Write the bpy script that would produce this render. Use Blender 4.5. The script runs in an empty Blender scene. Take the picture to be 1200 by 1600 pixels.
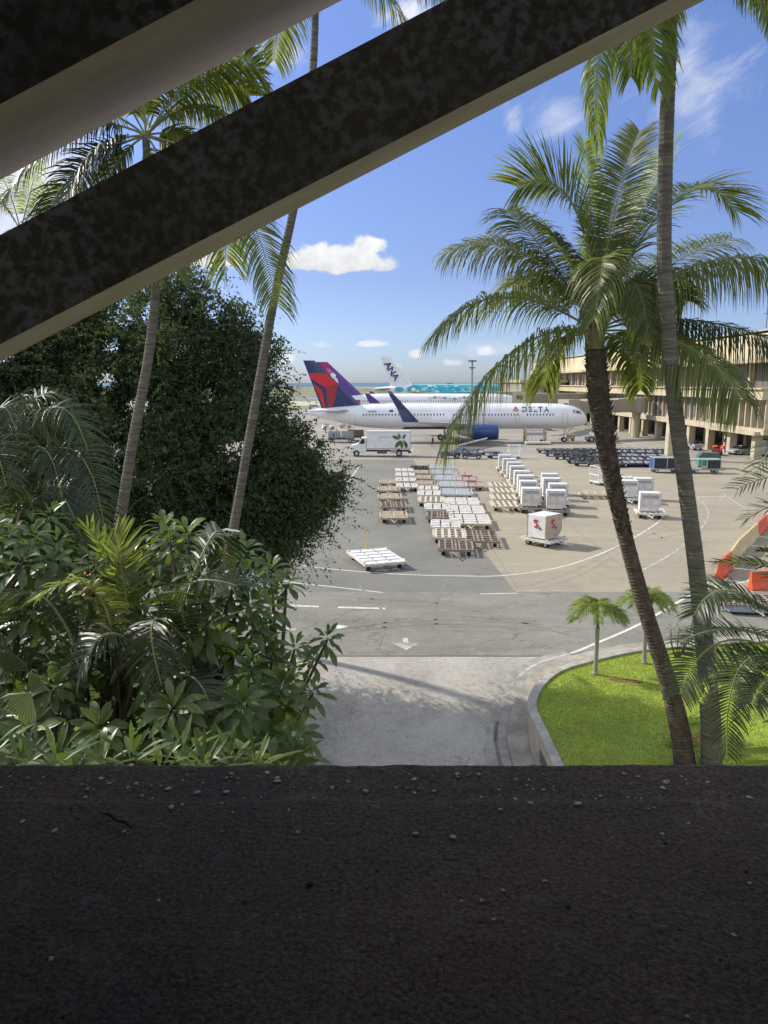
import bpy, math, random
import numpy as np
from mathutils import Vector, Matrix
R = math.radians
rnd = random.Random(7)
SC = bpy.context.scene
COL = SC.collection

# ------------------------------------------------------------------ camera
H = 11.5                                   # eye height above the apron
F = 1155.6                                 # focal length in photo pixels (photo 1200 x 1600)
PITCH = math.atan(202.0 / F)
CP, SP = math.cos(PITCH), math.sin(PITCH)
cam = bpy.data.cameras.new("camera")
camo = bpy.data.objects.new("camera", cam)
COL.objects.link(camo)
camo.location = (0, 0, H)
camo.rotation_euler = (math.pi / 2 - PITCH, 0, 0)
cam.sensor_fit = 'VERTICAL'
cam.sensor_height = 36
cam.sensor_width = 27
cam.lens = 36 * F / 1600
cam.clip_start = 0.03
cam.clip_end = 90000
SC.camera = camo
SC.render.resolution_x = 768
SC.render.resolution_y = 1024

def ray(px, py):
    x = (px - 600) / F
    y = (800 - py) / F
    return x, CP + y * SP, -SP + y * CP
def P(px, py, Y):                          # point seen at a pixel, Y metres out
    a, b, c = ray(px, py)
    k = Y / b
    return Vector((a * k, Y, H + c * k))
def G(px, py, z=0.0):                      # point seen at a pixel, on the level z
    a, b, c = ray(px, py)
    k = (z - H) / c
    return Vector((a * k, b * k, z))
def depth(p):
    return p[1] * CP + (H - p[2]) * SP

# ------------------------------------------------------------------ light
SUN_EL = R(37)
SX, SY = -0.90, 0.44
n_ = math.hypot(SX, SY); SX /= n_; SY /= n_
sun_dir = Vector((SX * math.cos(SUN_EL), SY * math.cos(SUN_EL), math.sin(SUN_EL)))
sl = bpy.data.lights.new("sun", 'SUN')
sl.energy = 4.0
sl.angle = R(0.5)
sl.color = (1.0, 0.93, 0.82)
so = bpy.data.objects.new("sun", sl)
COL.objects.link(so)
so.rotation_euler = sun_dir.to_track_quat('Z', 'Y').to_euler()
so.location = (-40, 20, 60)

world = bpy.data.worlds.new("World")
SC.world = world
world.use_nodes = True
wn, wl = world.node_tree.nodes, world.node_tree.links
wn.clear()
sky = wn.new('ShaderNodeTexSky')
sky.sky_type = 'NISHITA'
sky.sun_disc = False
sky.sun_elevation = SUN_EL
sky.sun_rotation = math.atan2(SX, SY)
sky.air_density = 1.0
sky.dust_density = 0.6
sky.ozone_density = 2.2
bg = wn.new('ShaderNodeBackground')
wo = wn.new('ShaderNodeOutputWorld')
SKYS = 0.12
bg.inputs[1].default_value = SKYS
def wmath(op, a, b=None, c=None):
    n = wn.new('ShaderNodeMath'); n.operation = op
    for i, v in enumerate((a, b, c)):
        if v is None: continue
        if isinstance(v, (int, float)): n.inputs[i].default_value = v
        else: wl.new(v, n.inputs[i])
    return n.outputs[0]
tc = wn.new('ShaderNodeTexCoord')
sep = wn.new('ShaderNodeSeparateXYZ'); wl.new(tc.outputs['Generated'], sep.inputs[0])
yy = wmath('MAXIMUM', sep.outputs[1], 0.05)
cu = wmath('DIVIDE', sep.outputs[0], yy)
cv = wmath('DIVIDE', sep.outputs[2], yy)
comb = wn.new('ShaderNodeCombineXYZ'); wl.new(cu, comb.inputs[0]); wl.new(cv, comb.inputs[1])
def wnoise(scale, detail, rough, sx=1, sy=1, rot=0, dist=0):
    mp = wn.new('ShaderNodeMapping'); mp.inputs['Scale'].default_value = (sx, sy, 1)
    mp.inputs['Rotation'].default_value = (0, 0, rot)
    wl.new(comb.outputs[0], mp.inputs[0])
    n = wn.new('ShaderNodeTexNoise'); n.inputs['Scale'].default_value = scale
    n.inputs['Detail'].default_value = detail; n.inputs['Roughness'].default_value = rough
    n.inputs['Distortion'].default_value = dist
    wl.new(mp.outputs[0], n.inputs[0]); return n.outputs[0]
n_cum = wnoise(26, 7, 0.6)
th_ = R(38)
c2_ = wn.new('ShaderNodeCombineXYZ')
wl.new(wmath('ADD', wmath('MULTIPLY', cu, math.cos(th_)), wmath('MULTIPLY', cv, math.sin(th_))), c2_.inputs[0])
wl.new(wmath('SUBTRACT', wmath('MULTIPLY', cv, math.cos(th_)), wmath('MULTIPLY', cu, math.sin(th_))), c2_.inputs[1])
comb0 = comb; comb = c2_
n_wis = wnoise(12, 9, 0.64, .7, 1.7, 0, 0.5)
comb = comb0
n_low = wnoise(20, 6, 0.6, 1, 2)
def uv(px, py):
    a, b, c = ray(px, py); return a / b, c / b
def blob(px, py, wx, wy, noise, k, soft, flat=False):
    u0, v0 = uv(px, py)
    a = wmath('DIVIDE', wmath('SUBTRACT', cu, u0), wx / F)
    d = wmath('SUBTRACT', cv, v0)
    b = wmath('DIVIDE', d, wy / F)
    if flat:                                # flatter underside
        b = wmath('MULTIPLY', b, wmath('ADD', 1.0, wmath('MULTIPLY', wmath('LESS_THAN', d, 0.0), 0.7)))
    r = wmath('SQRT', wmath('ADD', wmath('MULTIPLY', a, a), wmath('MULTIPLY', b, b)))
    e = wmath('ADD', wmath('SUBTRACT', 1.0, r), wmath('MULTIPLY', wmath('SUBTRACT', noise, 0.5), k))
    n = wn.new('ShaderNodeMapRange'); n.interpolation_type = 'SMOOTHSTEP'
    wl.new(e, n.inputs[0]); n.inputs[1].default_value = 0.0; n.inputs[2].default_value = soft
    return n.outputs[0]
CL = [(520, 408, 100, 30, n_cum, 1.5, 0.30, True, 1.0), (572, 388, 34, 20, n_cum, 1.4, 0.35, True, 1.0),
      (578, 538, 32, 8, n_cum, 1.3, 0.5, True, .7), (330, 408, 60, 24, n_cum, 1.4, 0.4, True, .95),
      (652, 553, 16, 12, n_cum, 1.6, 0.6, True, .7), (442, 562, 24, 20, n_cum, 1.6, .6, True, .7),
      (600, 415, 30, 16, n_cum, 1.6, .5, True, .8), (705, 568, 22, 9, n_cum, 1.8, .8, True, .7), (615, 572, 20, 7, n_cum, 1.8, .9, True, .5), (760, 550, 24, 12, n_cum, 1.8, .8, True, .7), (500, 540, 26, 8, n_cum, 2, 1, True, .4),
      (450, 85, 50, 30, n_wis, 2.6, 1.0, False, .8), (798, 182, 24, 34, n_wis, 2.8, 1.1, False, .6),
      (868, 178, 52, 44, n_wis, 3.0, 1.4, False, .5), (1080, 120, 95, 100, n_wis, 3.3, 1.5, False, .65),
      (640, 20, 60, 30, n_wis, 2.6, 1.0, False, .8), (0, 290, 190, 130, n_wis, 2.0, .8, False, .9),
      (770, 545, 60, 16, n_low, 2.2, 1.2, False, .4)]
mask = None
for (px, py, wx, wy, nz, k, soft, flat, amt) in CL:
    m = wmath('MULTIPLY', blob(px, py, wx, wy, nz, k, soft, flat), amt)
    mask = m if mask is None else wmath('MAXIMUM', mask, m)
front = wmath('GREATER_THAN', sep.outputs[1], 0.06)
mask = wmath('MULTIPLY', mask, front)
ramp_ = wn.new('ShaderNodeValToRGB'); wl.new(sep.outputs[2], ramp_.inputs[0])
els = ramp_.color_ramp.elements
els[0].position = .03; els[0].color = (.57, .68, 1.03, 1); els[1].position = .42; els[1].color = (.80, .82, 1.10, 1)
e_ = els.new(.128); e_.color = (.60, .61, .85, 1)
hsv = wn.new('ShaderNodeMix'); hsv.data_type = 'RGBA'; hsv.blend_type = 'MULTIPLY'; hsv.inputs['Factor'].default_value = 1
wl.new(sky.outputs[0], hsv.inputs['A']); wl.new(ramp_.outputs[0], hsv.inputs['B'])
# bright cloud added overhead and behind the walkway, unseen, to fill the shade
nb = wn.new('ShaderNodeTexNoise'); nb.inputs['Scale'].default_value = 3.0; nb.inputs['Detail'].default_value = 6; nb.inputs['Roughness'].default_value = .6
wl.new(tc.outputs['Generated'], nb.inputs[0])
cb_ = wn.new('ShaderNodeMapRange'); wl.new(nb.outputs[0], cb_.inputs[0]); cb_.inputs[1].default_value = .40; cb_.inputs[2].default_value = .58
hi_ = wn.new('ShaderNodeMapRange'); wl.new(sep.outputs[2], hi_.inputs[0]); hi_.inputs[1].default_value = .52; hi_.inputs[2].default_value = .68
bk_ = wn.new('ShaderNodeMapRange'); wl.new(sep.outputs[1], bk_.inputs[0]); bk_.inputs[1].default_value = .15; bk_.inputs[2].default_value = -.1
up_ = wmath('GREATER_THAN', sep.outputs[2], 0.0)
cover = wmath('MULTIPLY', wmath('MULTIPLY', wmath('MAXIMUM', hi_.outputs[0], bk_.outputs[0]), cb_.outputs[0]), up_)
ccr = wn.new('ShaderNodeMapRange'); wl.new(n_cum, ccr.inputs[0])
ccr.inputs[1].default_value = .3; ccr.inputs[2].default_value = .7
ccr.inputs[3].default_value = 4.9; ccr.inputs[4].default_value = 6.9
ccol = wn.new('ShaderNodeCombineXYZ')
sh1 = wn.new('ShaderNodeMapRange'); wl.new(cv, sh1.inputs[0]); sh1.inputs[1].default_value = uv(600, 432)[1]; sh1.inputs[2].default_value = uv(600, 392)[1]; sh1.inputs[3].default_value = .76; sh1.inputs[4].default_value = 1.0
shade_ = wmath('MAXIMUM', sh1.outputs[0], wmath('LESS_THAN', cv, uv(600, 470)[1]))
for i, f in enumerate((0.97, 0.985, 1.0)): wl.new(wmath('MULTIPLY', wmath('MULTIPLY', ccr.outputs[0], shade_), f), ccol.inputs[i])
mixw = wn.new('ShaderNodeMix'); mixw.data_type = 'RGBA'
wl.new(mask, mixw.inputs['Factor']); wl.new(hsv.outputs['Result'], mixw.inputs['A']); wl.new(ccol.outputs[0], mixw.inputs['B'])
mix2 = wn.new('ShaderNodeMix'); mix2.data_type = 'RGBA'; wl.new(cover, mix2.inputs['Factor'])
wl.new(mixw.outputs['Result'], mix2.inputs['A']); mix2.inputs['B'].default_value = (7.9, 8.3, 8.8, 1)
wl.new(mix2.outputs['Result'], bg.inputs[0]); wl.new(bg.outputs[0], wo.inputs[0])

SC.view_settings.view_transform = 'Standard'
SC.view_settings.look = 'None'
SC.view_settings.gamma = 1
SC.view_settings.exposure = 0.46
SC.render.engine = 'CYCLES'
SC.cycles.max_bounces = 8
SC.cycles.transparent_max_bounces = 8

# ------------------------------------------------------------------ materials
MATS = {}
def mat(name, col, rough=0.7, metal=0.0, col2=None, scale=3.0, detail=5, bump=0.0, bscale=None, lo=.35, hi=.65,
        translucent=0.0, tcol=None, island=0.0, spec=0.5, emis=None, stretch=None, fine=0.0, fscale=40,
        cracks=None, coat=0.0):
    if name in MATS: return MATS[name]
    m = bpy.data.materials.new(name); m.use_nodes = True
    nt = m.node_tree; N, L = nt.nodes, nt.links
    b = N['Principled BSDF']; out = N['Material Output']
    b.inputs['Base Color'].default_value = (*col, 1); b.inputs['Roughness'].default_value = rough
    b.inputs['Metallic'].default_value = metal; b.inputs['Specular IOR Level'].default_value = spec
    b.inputs['Coat Weight'].default_value = coat
    cur = None
    t = N.new('ShaderNodeTexCoord'); src = t.outputs['Object']
    if stretch:
        mp = N.new('ShaderNodeMapping'); mp.inputs['Scale'].default_value = stretch
        L.new(src, mp.inputs[0]); src = mp.outputs[0]
    def mixc(fac, a, bb, blend='MIX'):
        x = N.new('ShaderNodeMix'); x.data_type = 'RGBA'; x.blend_type = blend
        for sock, v in (('Factor', fac), ('A', a), ('B', bb)):
            if isinstance(v, (int, float)): x.inputs[sock].default_value = v
            elif isinstance(v, tuple): x.inputs[sock].default_value = (*v, 1)
            else: L.new(v, x.inputs[sock])
        return x.outputs['Result']
    def noise(sc, det=5, ro=.6):
        n = N.new('ShaderNodeTexNoise'); n.inputs['Scale'].default_value = sc
        n.inputs['Detail'].default_value = det; n.inputs['Roughness'].default_value = ro
        L.new(src, n.inputs[0]); return n.outputs[0]
    def mr(v, a, bb, c=0., d=1.):
        n = N.new('ShaderNodeMapRange'); L.new(v, n.inputs[0])
        for i, q in enumerate((a, bb, c, d)): n.inputs[i + 1].default_value = q
        return n.outputs[0]
    if col2:
        cur = mixc(mr(noise(scale, detail), lo, hi), col, col2)
    if fine:
        v = mr(noise(fscale, 3, .7), .25, .75, 1 - fine, 1 + fine)
        cv_ = N.new('ShaderNodeCombineXYZ')
        for i in range(3): L.new(v, cv_.inputs[i])
        cur = mixc(1.0, cur if cur else col, cv_.outputs[0], 'MULTIPLY')
    if cracks:
        for (csc, wid, ccol_, dens) in cracks:
            vz = N.new('ShaderNodeTexVoronoi'); vz.feature = 'DISTANCE_TO_EDGE'; vz.inputs['Scale'].default_value = csc
            nn = N.new('ShaderNodeTexNoise'); nn.inputs['Scale'].default_value = csc * 2.2; nn.inputs['Detail'].default_value = 4
            L.new(src, nn.inputs[0])
            va = N.new('ShaderNodeVectorMath'); va.operation = 'MULTIPLY_ADD'
            L.new(nn.outputs['Color'], va.inputs[0]); va.inputs[1].default_value = (.9 / csc,) * 3; L.new(src, va.inputs[2])
            L.new(va.outputs[0], vz.inputs[0])
            f1 = mr(vz.outputs['Distance'], 0, wid, 1, 0)
            f2 = mr(noise(csc * .7, 2), .5 - dens * .15, .62 - dens * .15)
            mm = N.new('ShaderNodeMath'); mm.operation = 'MULTIPLY'; L.new(f1, mm.inputs[0]); L.new(f2, mm.inputs[1])
            mm2 = N.new('ShaderNodeMath'); mm2.operation = 'MULTIPLY'; L.new(mm.outputs[0], mm2.inputs[0]); mm2.inputs[1].default_value = .75
            cur = mixc(mm2.outputs[0], cur if cur else col, ccol_)
    if island:
        g = N.new('ShaderNodeNewGeometry')
        v = mr(g.outputs['Random Per Island'], 0, 1, 1 - island, 1 + island)
        cv_ = N.new('ShaderNodeCombineXYZ')
        for i in range(3): L.new(v, cv_.inputs[i])
        cur = mixc(1.0, cur if cur else col, cv_.outputs[0], 'MULTIPLY')
    if cur: L.new(cur, b.inputs['Base Color'])
    if bump:
        bn = N.new('ShaderNodeBump'); bn.inputs['Strength'].default_value = 1; bn.inputs['Distance'].default_value = bump
        L.new(noise(bscale or scale * 4, 6, .65), bn.inputs['Height']); L.new(bn.outputs[0], b.inputs['Normal'])
    if emis:
        b.inputs['Emission Color'].default_value = (*emis[:3], 1); b.inputs['Emission Strength'].default_value = emis[3]
    if translucent:
        tr = N.new('ShaderNodeBsdfTranslucent'); tr.inputs[0].default_value = (*(tcol or col), 1)
        mx = N.new('ShaderNodeMixShader'); mx.inputs[0].default_value = translucent
        L.new(b.outputs[0], mx.inputs[1]); L.new(tr.outputs[0], mx.inputs[2]); L.new(mx.outputs[0], out.inputs[0])
    MATS[name] = m
    return m

asph = mat('asphalt', (.190, .184, .150), .9, col2=(.150, .145, .120), scale=.16, fine=.16, fscale=7, bump=.004, bscale=30,
           cracks=[(.14, .006, (.07, .068, .065), .5), (.45, .012, (.10, .095, .09), -.1)])
asph_road = mat('asphalt_road', (.215, .208, .168), .9, col2=(.16, .155, .128), scale=.35, fine=.2, fscale=9, bump=.004, bscale=30, stretch=(.5, 1.3, 1),
           cracks=[(.22, .012, (.065, .063, .06), .6), (.6, .02, (.10, .098, .09), 0)])
conc = mat('apron_concrete', (.32, .28, .195), .88, col2=(.26, .228, .165), scale=.12, fine=.12, fscale=5, stretch=(.5, 1.6, 1),
           cracks=[(.11, .006, (.24, .22, .18), .2)])
conc_far = mat('apron_far', (.32, .29, .235), .9, col2=(.23, .215, .18), scale=.07, fine=.12, fscale=1.2, stretch=(.5, 1.5, 1))
conc_ramp = mat('ramp_concrete', (.40, .375, .32), .92, col2=(.31, .29, .25), scale=.5, fine=.25, fscale=14, bump=.006, bscale=22,
           cracks=[(.35, .01, (.14, .13, .12), .2)])
paint = mat('road_paint', (.62, .60, .54), .8, col2=(.36, .34, .31), scale=2.2, lo=.45, hi=.75, fine=.1, fscale=20)
paint_old = mat('worn_paint', (.50, .48, .43), .85, col2=(.24, .23, .21), scale=1.5, lo=.4, hi=.6)
paint_yel = mat('faded_yellow_paint', (.46, .40, .25), .85, col2=(.33, .30, .24), scale=1.2)
wallp = mat('cream_plaster', (.50, .43, .28), .85, col2=(.30, .26, .19), scale=.9, lo=.5, hi=.8, stretch=(1, 1, .3))
coping = mat('weathered_coping', (.42, .39, .33), .9, col2=(.27, .25, .21), scale=2.5, lo=.4, hi=.65, fine=.2, fscale=20)
kerbm = mat('kerb_concrete', (.42, .38, .31), .9, col2=(.25, .23, .19), scale=1.5, fine=.15, fscale=20)
lawnm = mat('lawn_soil', (.32, .40, .06), .9, col2=(.24, .26, .06), scale=.8, fine=.3, fscale=8)
blade = mat('grass_blade', (.38, .48, .07), .6, island=.35, translucent=.35, tcol=(.36, .46, .04))
field = mat('field_grass', (.20, .20, .07), .95, col2=(.13, .155, .05), scale=.006, stretch=(.3, 2, 1))
seam = mat('sea_water', (.045, .10, .14), .35, col2=(.06, .12, .15), scale=.002)
beamf = mat('shaded_beam_face', (.24, .22, .20), .85, col2=(.15, .145, .145), scale=4, bump=.002, bscale=60)  # beam front, its shade put into the darker colour
beamu = mat('lit_beam_soffit', (.40, .35, .31), .9, col2=(.31, .27, .24), scale=3, fine=.1, fscale=60, bump=.001, bscale=90, stretch=(1, 4, 1))  # underside of the same beams, bounce light put into the paler colour
ledgem = mat('ledge_coating', (.235, .155, .098), .9, col2=(.15, .125, .085), scale=3.5, fine=.75, fscale=190, bump=.006, bscale=170, spec=.25)
room = mat('room_wall', (.30, .27, .24), .9, col2=(.25, .23, .20), scale=1)
white = mat('white_paint', (.74, .74, .72), .45, col2=(.62, .62, .60), scale=1.5)
planew = mat('aircraft_white', (.80, .80, .80), .28, col2=(.74, .745, .75), scale=.5, coat=.3)
navy = mat('navy_paint', (.018, .035, .12), .3, coat=.3)
navy2 = mat('nacelle_blue', (.012, .045, .20), .3, col2=(.010, .035, .15), scale=.8, coat=.3)
red1 = mat('bright_red_paint', (.52, .02, .025), .35)
red2 = mat('dark_red_paint', (.30, .02, .03), .35)
purp = mat('purple_paint', (.10, .035, .26), .35, coat=.2)
mage = mat('magenta_paint', (.34, .02, .12), .35)
pink = mat('pink_paint', (.52, .12, .30), .4)
teal = mat('turquoise_paint', (.04, .42, .46), .35, col2=(.02, .30, .38), scale=.25)
tealp = mat('pale_turquoise_paint', (.42, .66, .66), .4)
greyp = mat('grey_paint', (.33, .33, .34), .45, col2=(.26, .26, .27), scale=.8)
dgrey = mat('dark_grey_paint', (.075, .078, .085), .5)
silver = mat('bare_metal', (.62, .62, .62), .4, .5, col2=(.42, .42, .42), scale=2)
rubber = mat('rubber', (.02, .02, .02), .8)
glassd = mat('dark_glass', (.02, .025, .03), .12)
winm = mat('cabin_window', (.07, .08, .10), .25)
cream = mat('cream_paint', (.58, .52, .38), .55, col2=(.40, .34, .24), scale=2.2, lo=.45, hi=.75)
tanp = mat('weathered_tan_paint', (.50, .41, .28), .65, col2=(.34, .27, .18), scale=2)
brownp = mat('rusty_brown_frame', (.34, .27, .21), .75, col2=(.20, .155, .125), scale=3)
whd = mat('dirty_white_paint', (.64, .62, .55), .55, col2=(.44, .40, .33), scale=2.4, lo=.45, hi=.8)
silp = mat('silver_roller', (.52, .54, .52), .5, .1, col2=(.38, .41, .40), scale=3)
pinkf = mat('faded_red_frame', (.50, .33, .28), .65, col2=(.36, .26, .22), scale=2)
gdk = mat('dark_frame', (.05, .045, .042), .7)
yel = mat('safety_yellow', (.62, .42, .03), .5)
orange = mat('orange_plastic', (.72, .10, .03), .45, col2=(.55, .075, .025), scale=1.2)
barc = mat('cream_plastic', (.66, .52, .28), .5, col2=(.50, .38, .20), scale=1.2)
blue = mat('tarp_blue', (.03, .08, .24), .6)
cartd = mat('cart_navy', (.018, .022, .035), .6)
cartm = mat('cart_frame_blue', (.06, .085, .16), .55, col2=(.035, .045, .08), scale=2)
green = mat('container_green', (.03, .30, .17), .5, col2=(.02, .22, .12), scale=2)
leafg = mat('leaf_print_green', (.06, .13, .04), .5)
terr = mat('terminal_cream', (.47, .41, .285), .85, col2=(.41, .355, .25), scale=.3, fine=.05, fscale=3)
terf = mat('terminal_fascia', (.50, .42, .265), .85, col2=(.42, .355, .225), scale=.2, stretch=(1, 1, .2))
ters = mat('terminal_beige_panel', (.30, .265, .21), .85, col2=(.25, .22, .18), scale=.4)  # duller beige for the lower storey wall and concourse block
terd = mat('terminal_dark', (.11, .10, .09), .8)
terw = mat('terminal_glass', (.05, .055, .065), .15, col2=(.10, .10, .11), scale=.4)
terl = mat('louvre_panel', (.15, .13, .12), .7, col2=(.11, .095, .09), scale=.5)
bridgem = mat('jet_bridge_beige', (.36, .32, .25), .7, col2=(.30, .27, .21), scale=.6, stretch=(4, 1, 1))
trunkm = mat('palm_trunk_bark', (.17, .15, .13), .95, col2=(.075, .068, .062), scale=2.2, fine=.3, fscale=14, bump=.02, bscale=9, stretch=(.5, .5, 5))
trunkd = mat('fibrous_trunk', (.12, .088, .068), .95, col2=(.05, .036, .03), scale=5, fine=.35, fscale=24, bump=.02, bscale=18)
trunks = mat('smooth_grey_trunk', (.36, .33, .28), .8, col2=(.24, .22, .19), scale=3, stretch=(.5, .5, 4))
bark = mat('tree_bark', (.10, .08, .06), .95, col2=(.06, .048, .038), scale=4, bump=.01)
palmg = mat('coconut_leaflet', (.105, .125, .036), .42, island=.35, translucent=.48, tcol=(.26, .31, .05), spec=.5)
palmy = mat('young_leaflet', (.14, .19, .04), .45, island=.3, translucent=.5, tcol=(.34, .42, .04))
palmd = mat('dark_leaflet', (.036, .052, .018), .42, island=.35, translucent=.25, tcol=(.07, .11, .02))
palmp = mat('pale_leaflet', (.20, .24, .13), .5, island=.25, translucent=.3, tcol=(.25, .32, .10))
rach = mat('leaf_stalk', (.20, .21, .08), .55)
plum = mat('plumeria_leaf', (.070, .104, .026), .38, island=.45, translucent=.28, tcol=(.15, .24, .03), spec=.45)
plumy = mat('young_plumeria_leaf', (.09, .15, .02), .4, island=.3, translucent=.4, tcol=(.26, .38, .03))
treel = mat('tree_leaf', (.062, .084, .042), .8, island=.35, translucent=.3, tcol=(.14, .20, .06), spec=.2)
redl = mat('red_leaf', (.28, .06, .04), .5, island=.4, translucent=.3, tcol=(.3, .08, .04))
pebw = mat('pale_chip', (.90, .80, .60), .9, col2=(.55, .47, .34), scale=200)
pebd = mat('dark_pebble', (.07, .06, .05), .9, col2=(.04, .035, .03), scale=200)
pebg = mat('mossy_seed', (.12, .12, .05), .9)
skinm = mat('skin', (.42, .26, .18), .6)
hivis = mat('hi_vis_vest', (.52, .60, .05), .6)
cloth = mat('dark_trousers', (.03, .035, .05), .8)
shirtb = mat('blue_shirt', (.08, .18, .36), .8)
hairm = mat('dark_hair', (.02, .015, .012), .7)

def add_spots(m, c=(.3, .3, .3), amt=.8, sc=26, thr=.56, sc2=5, thr2=.5):
    """mottling in one colour: dust, lichen, stains and pane smudges"""
    N, L = m.node_tree.nodes, m.node_tree.links
    b = N['Principled BSDF']; s = b.inputs['Base Color'].links[0].from_socket
    t = N.new('ShaderNodeTexCoord'); fs = []
    for q, th, wd in ((sc, thr, .07), (sc2, thr2, .14)):
        a = N.new('ShaderNodeTexNoise'); a.inputs['Scale'].default_value = q; a.inputs['Detail'].default_value = 7; a.inputs['Roughness'].default_value = .62
        L.new(t.outputs['Object'], a.inputs[0])
        r1 = N.new('ShaderNodeMapRange'); L.new(a.outputs[0], r1.inputs[0]); r1.inputs[1].default_value = th - wd; r1.inputs[2].default_value = th + wd; fs.append(r1.outputs[0])
    mm = N.new('ShaderNodeMath'); mm.operation = 'MULTIPLY'; L.new(fs[0], mm.inputs[0]); L.new(fs[1], mm.inputs[1])
    m2 = N.new('ShaderNodeMath'); m2.operation = 'MULTIPLY'; L.new(mm.outputs[0], m2.inputs[0]); m2.inputs[1].default_value = amt
    x = N.new('ShaderNodeMix'); x.data_type = 'RGBA'; L.new(m2.outputs[0], x.inputs['Factor']); L.new(s, x.inputs['A']); x.inputs['B'].default_value = (*c, 1)
    L.new(x.outputs['Result'], b.inputs['Base Color'])
def add_joints(m, sx, sy, w, c, amt):
    N, L = m.node_tree.nodes, m.node_tree.links
    b = N['Principled BSDF']; s = b.inputs['Base Color'].links[0].from_socket
    t = N.new('ShaderNodeTexCoord'); br = N.new('ShaderNodeTexBrick'); br.offset = 0
    L.new(t.outputs['Object'], br.inputs[0]); br.inputs['Scale'].default_value = 1
    br.inputs['Brick Width'].default_value = sx; br.inputs['Row Height'].default_value = sy; br.inputs['Mortar Size'].default_value = w; br.inputs['Mortar Smooth'].default_value = .3
    mm = N.new('ShaderNodeMath'); mm.operation = 'MULTIPLY'; L.new(br.outputs['Fac'], mm.inputs[0]); mm.inputs[1].default_value = amt
    x = N.new('ShaderNodeMix'); x.data_type = 'RGBA'; L.new(mm.outputs[0], x.inputs['Factor']); L.new(s, x.inputs['A']); x.inputs['B'].default_value = (*c, 1)
    L.new(x.outputs['Result'], b.inputs['Base Color'])
add_spots(beamf, (.50, .56, .70), .7, sc=48, thr=.52, sc2=3.5, thr2=.42)  # dust and reflections of the unbuilt pane, put into the beam face colour
add_spots(conc, (.17, .15, .11), .6, .8, .58, .16, .52)
add_spots(conc_far, (.15, .14, .12), .6, .5, .56, .08, .5)
add_spots(asph, (.10, .095, .085), .6, .9, .58, .2, .52)
add_spots(asph_road, (.30, .285, .235), .5, 1.6, .56, .3, .5)
add_spots(conc_ramp, (.22, .20, .17), .5, 4.0, .56, .5, .5)
add_joints(conc, 7.6, 7.6, .05, (.16, .14, .11), .5)
add_joints(conc_far, 9, 9, .08, (.15, .14, .12), .5)
add_spots(planew, (.52, .52, .50), .35, .9, .55, .2, .5)
add_spots(terr, (.28, .24, .17), .6, .6, .56, .15, .5)
add_spots(whd, (.36, .30, .22), .7, 3, .55, .8, .5)
add_spots(cont_wh0, (.42, .38, .32), .6, 2.5, .56, .8, .5) if 'cont_wh0' in globals() else None
add_spots(wallp, (.22, .19, .15), .7, 2, .55, .5, .5)
add_spots(ledgem, (.34, .31, .26), .75, 42, .60, 6, .56)

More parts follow.
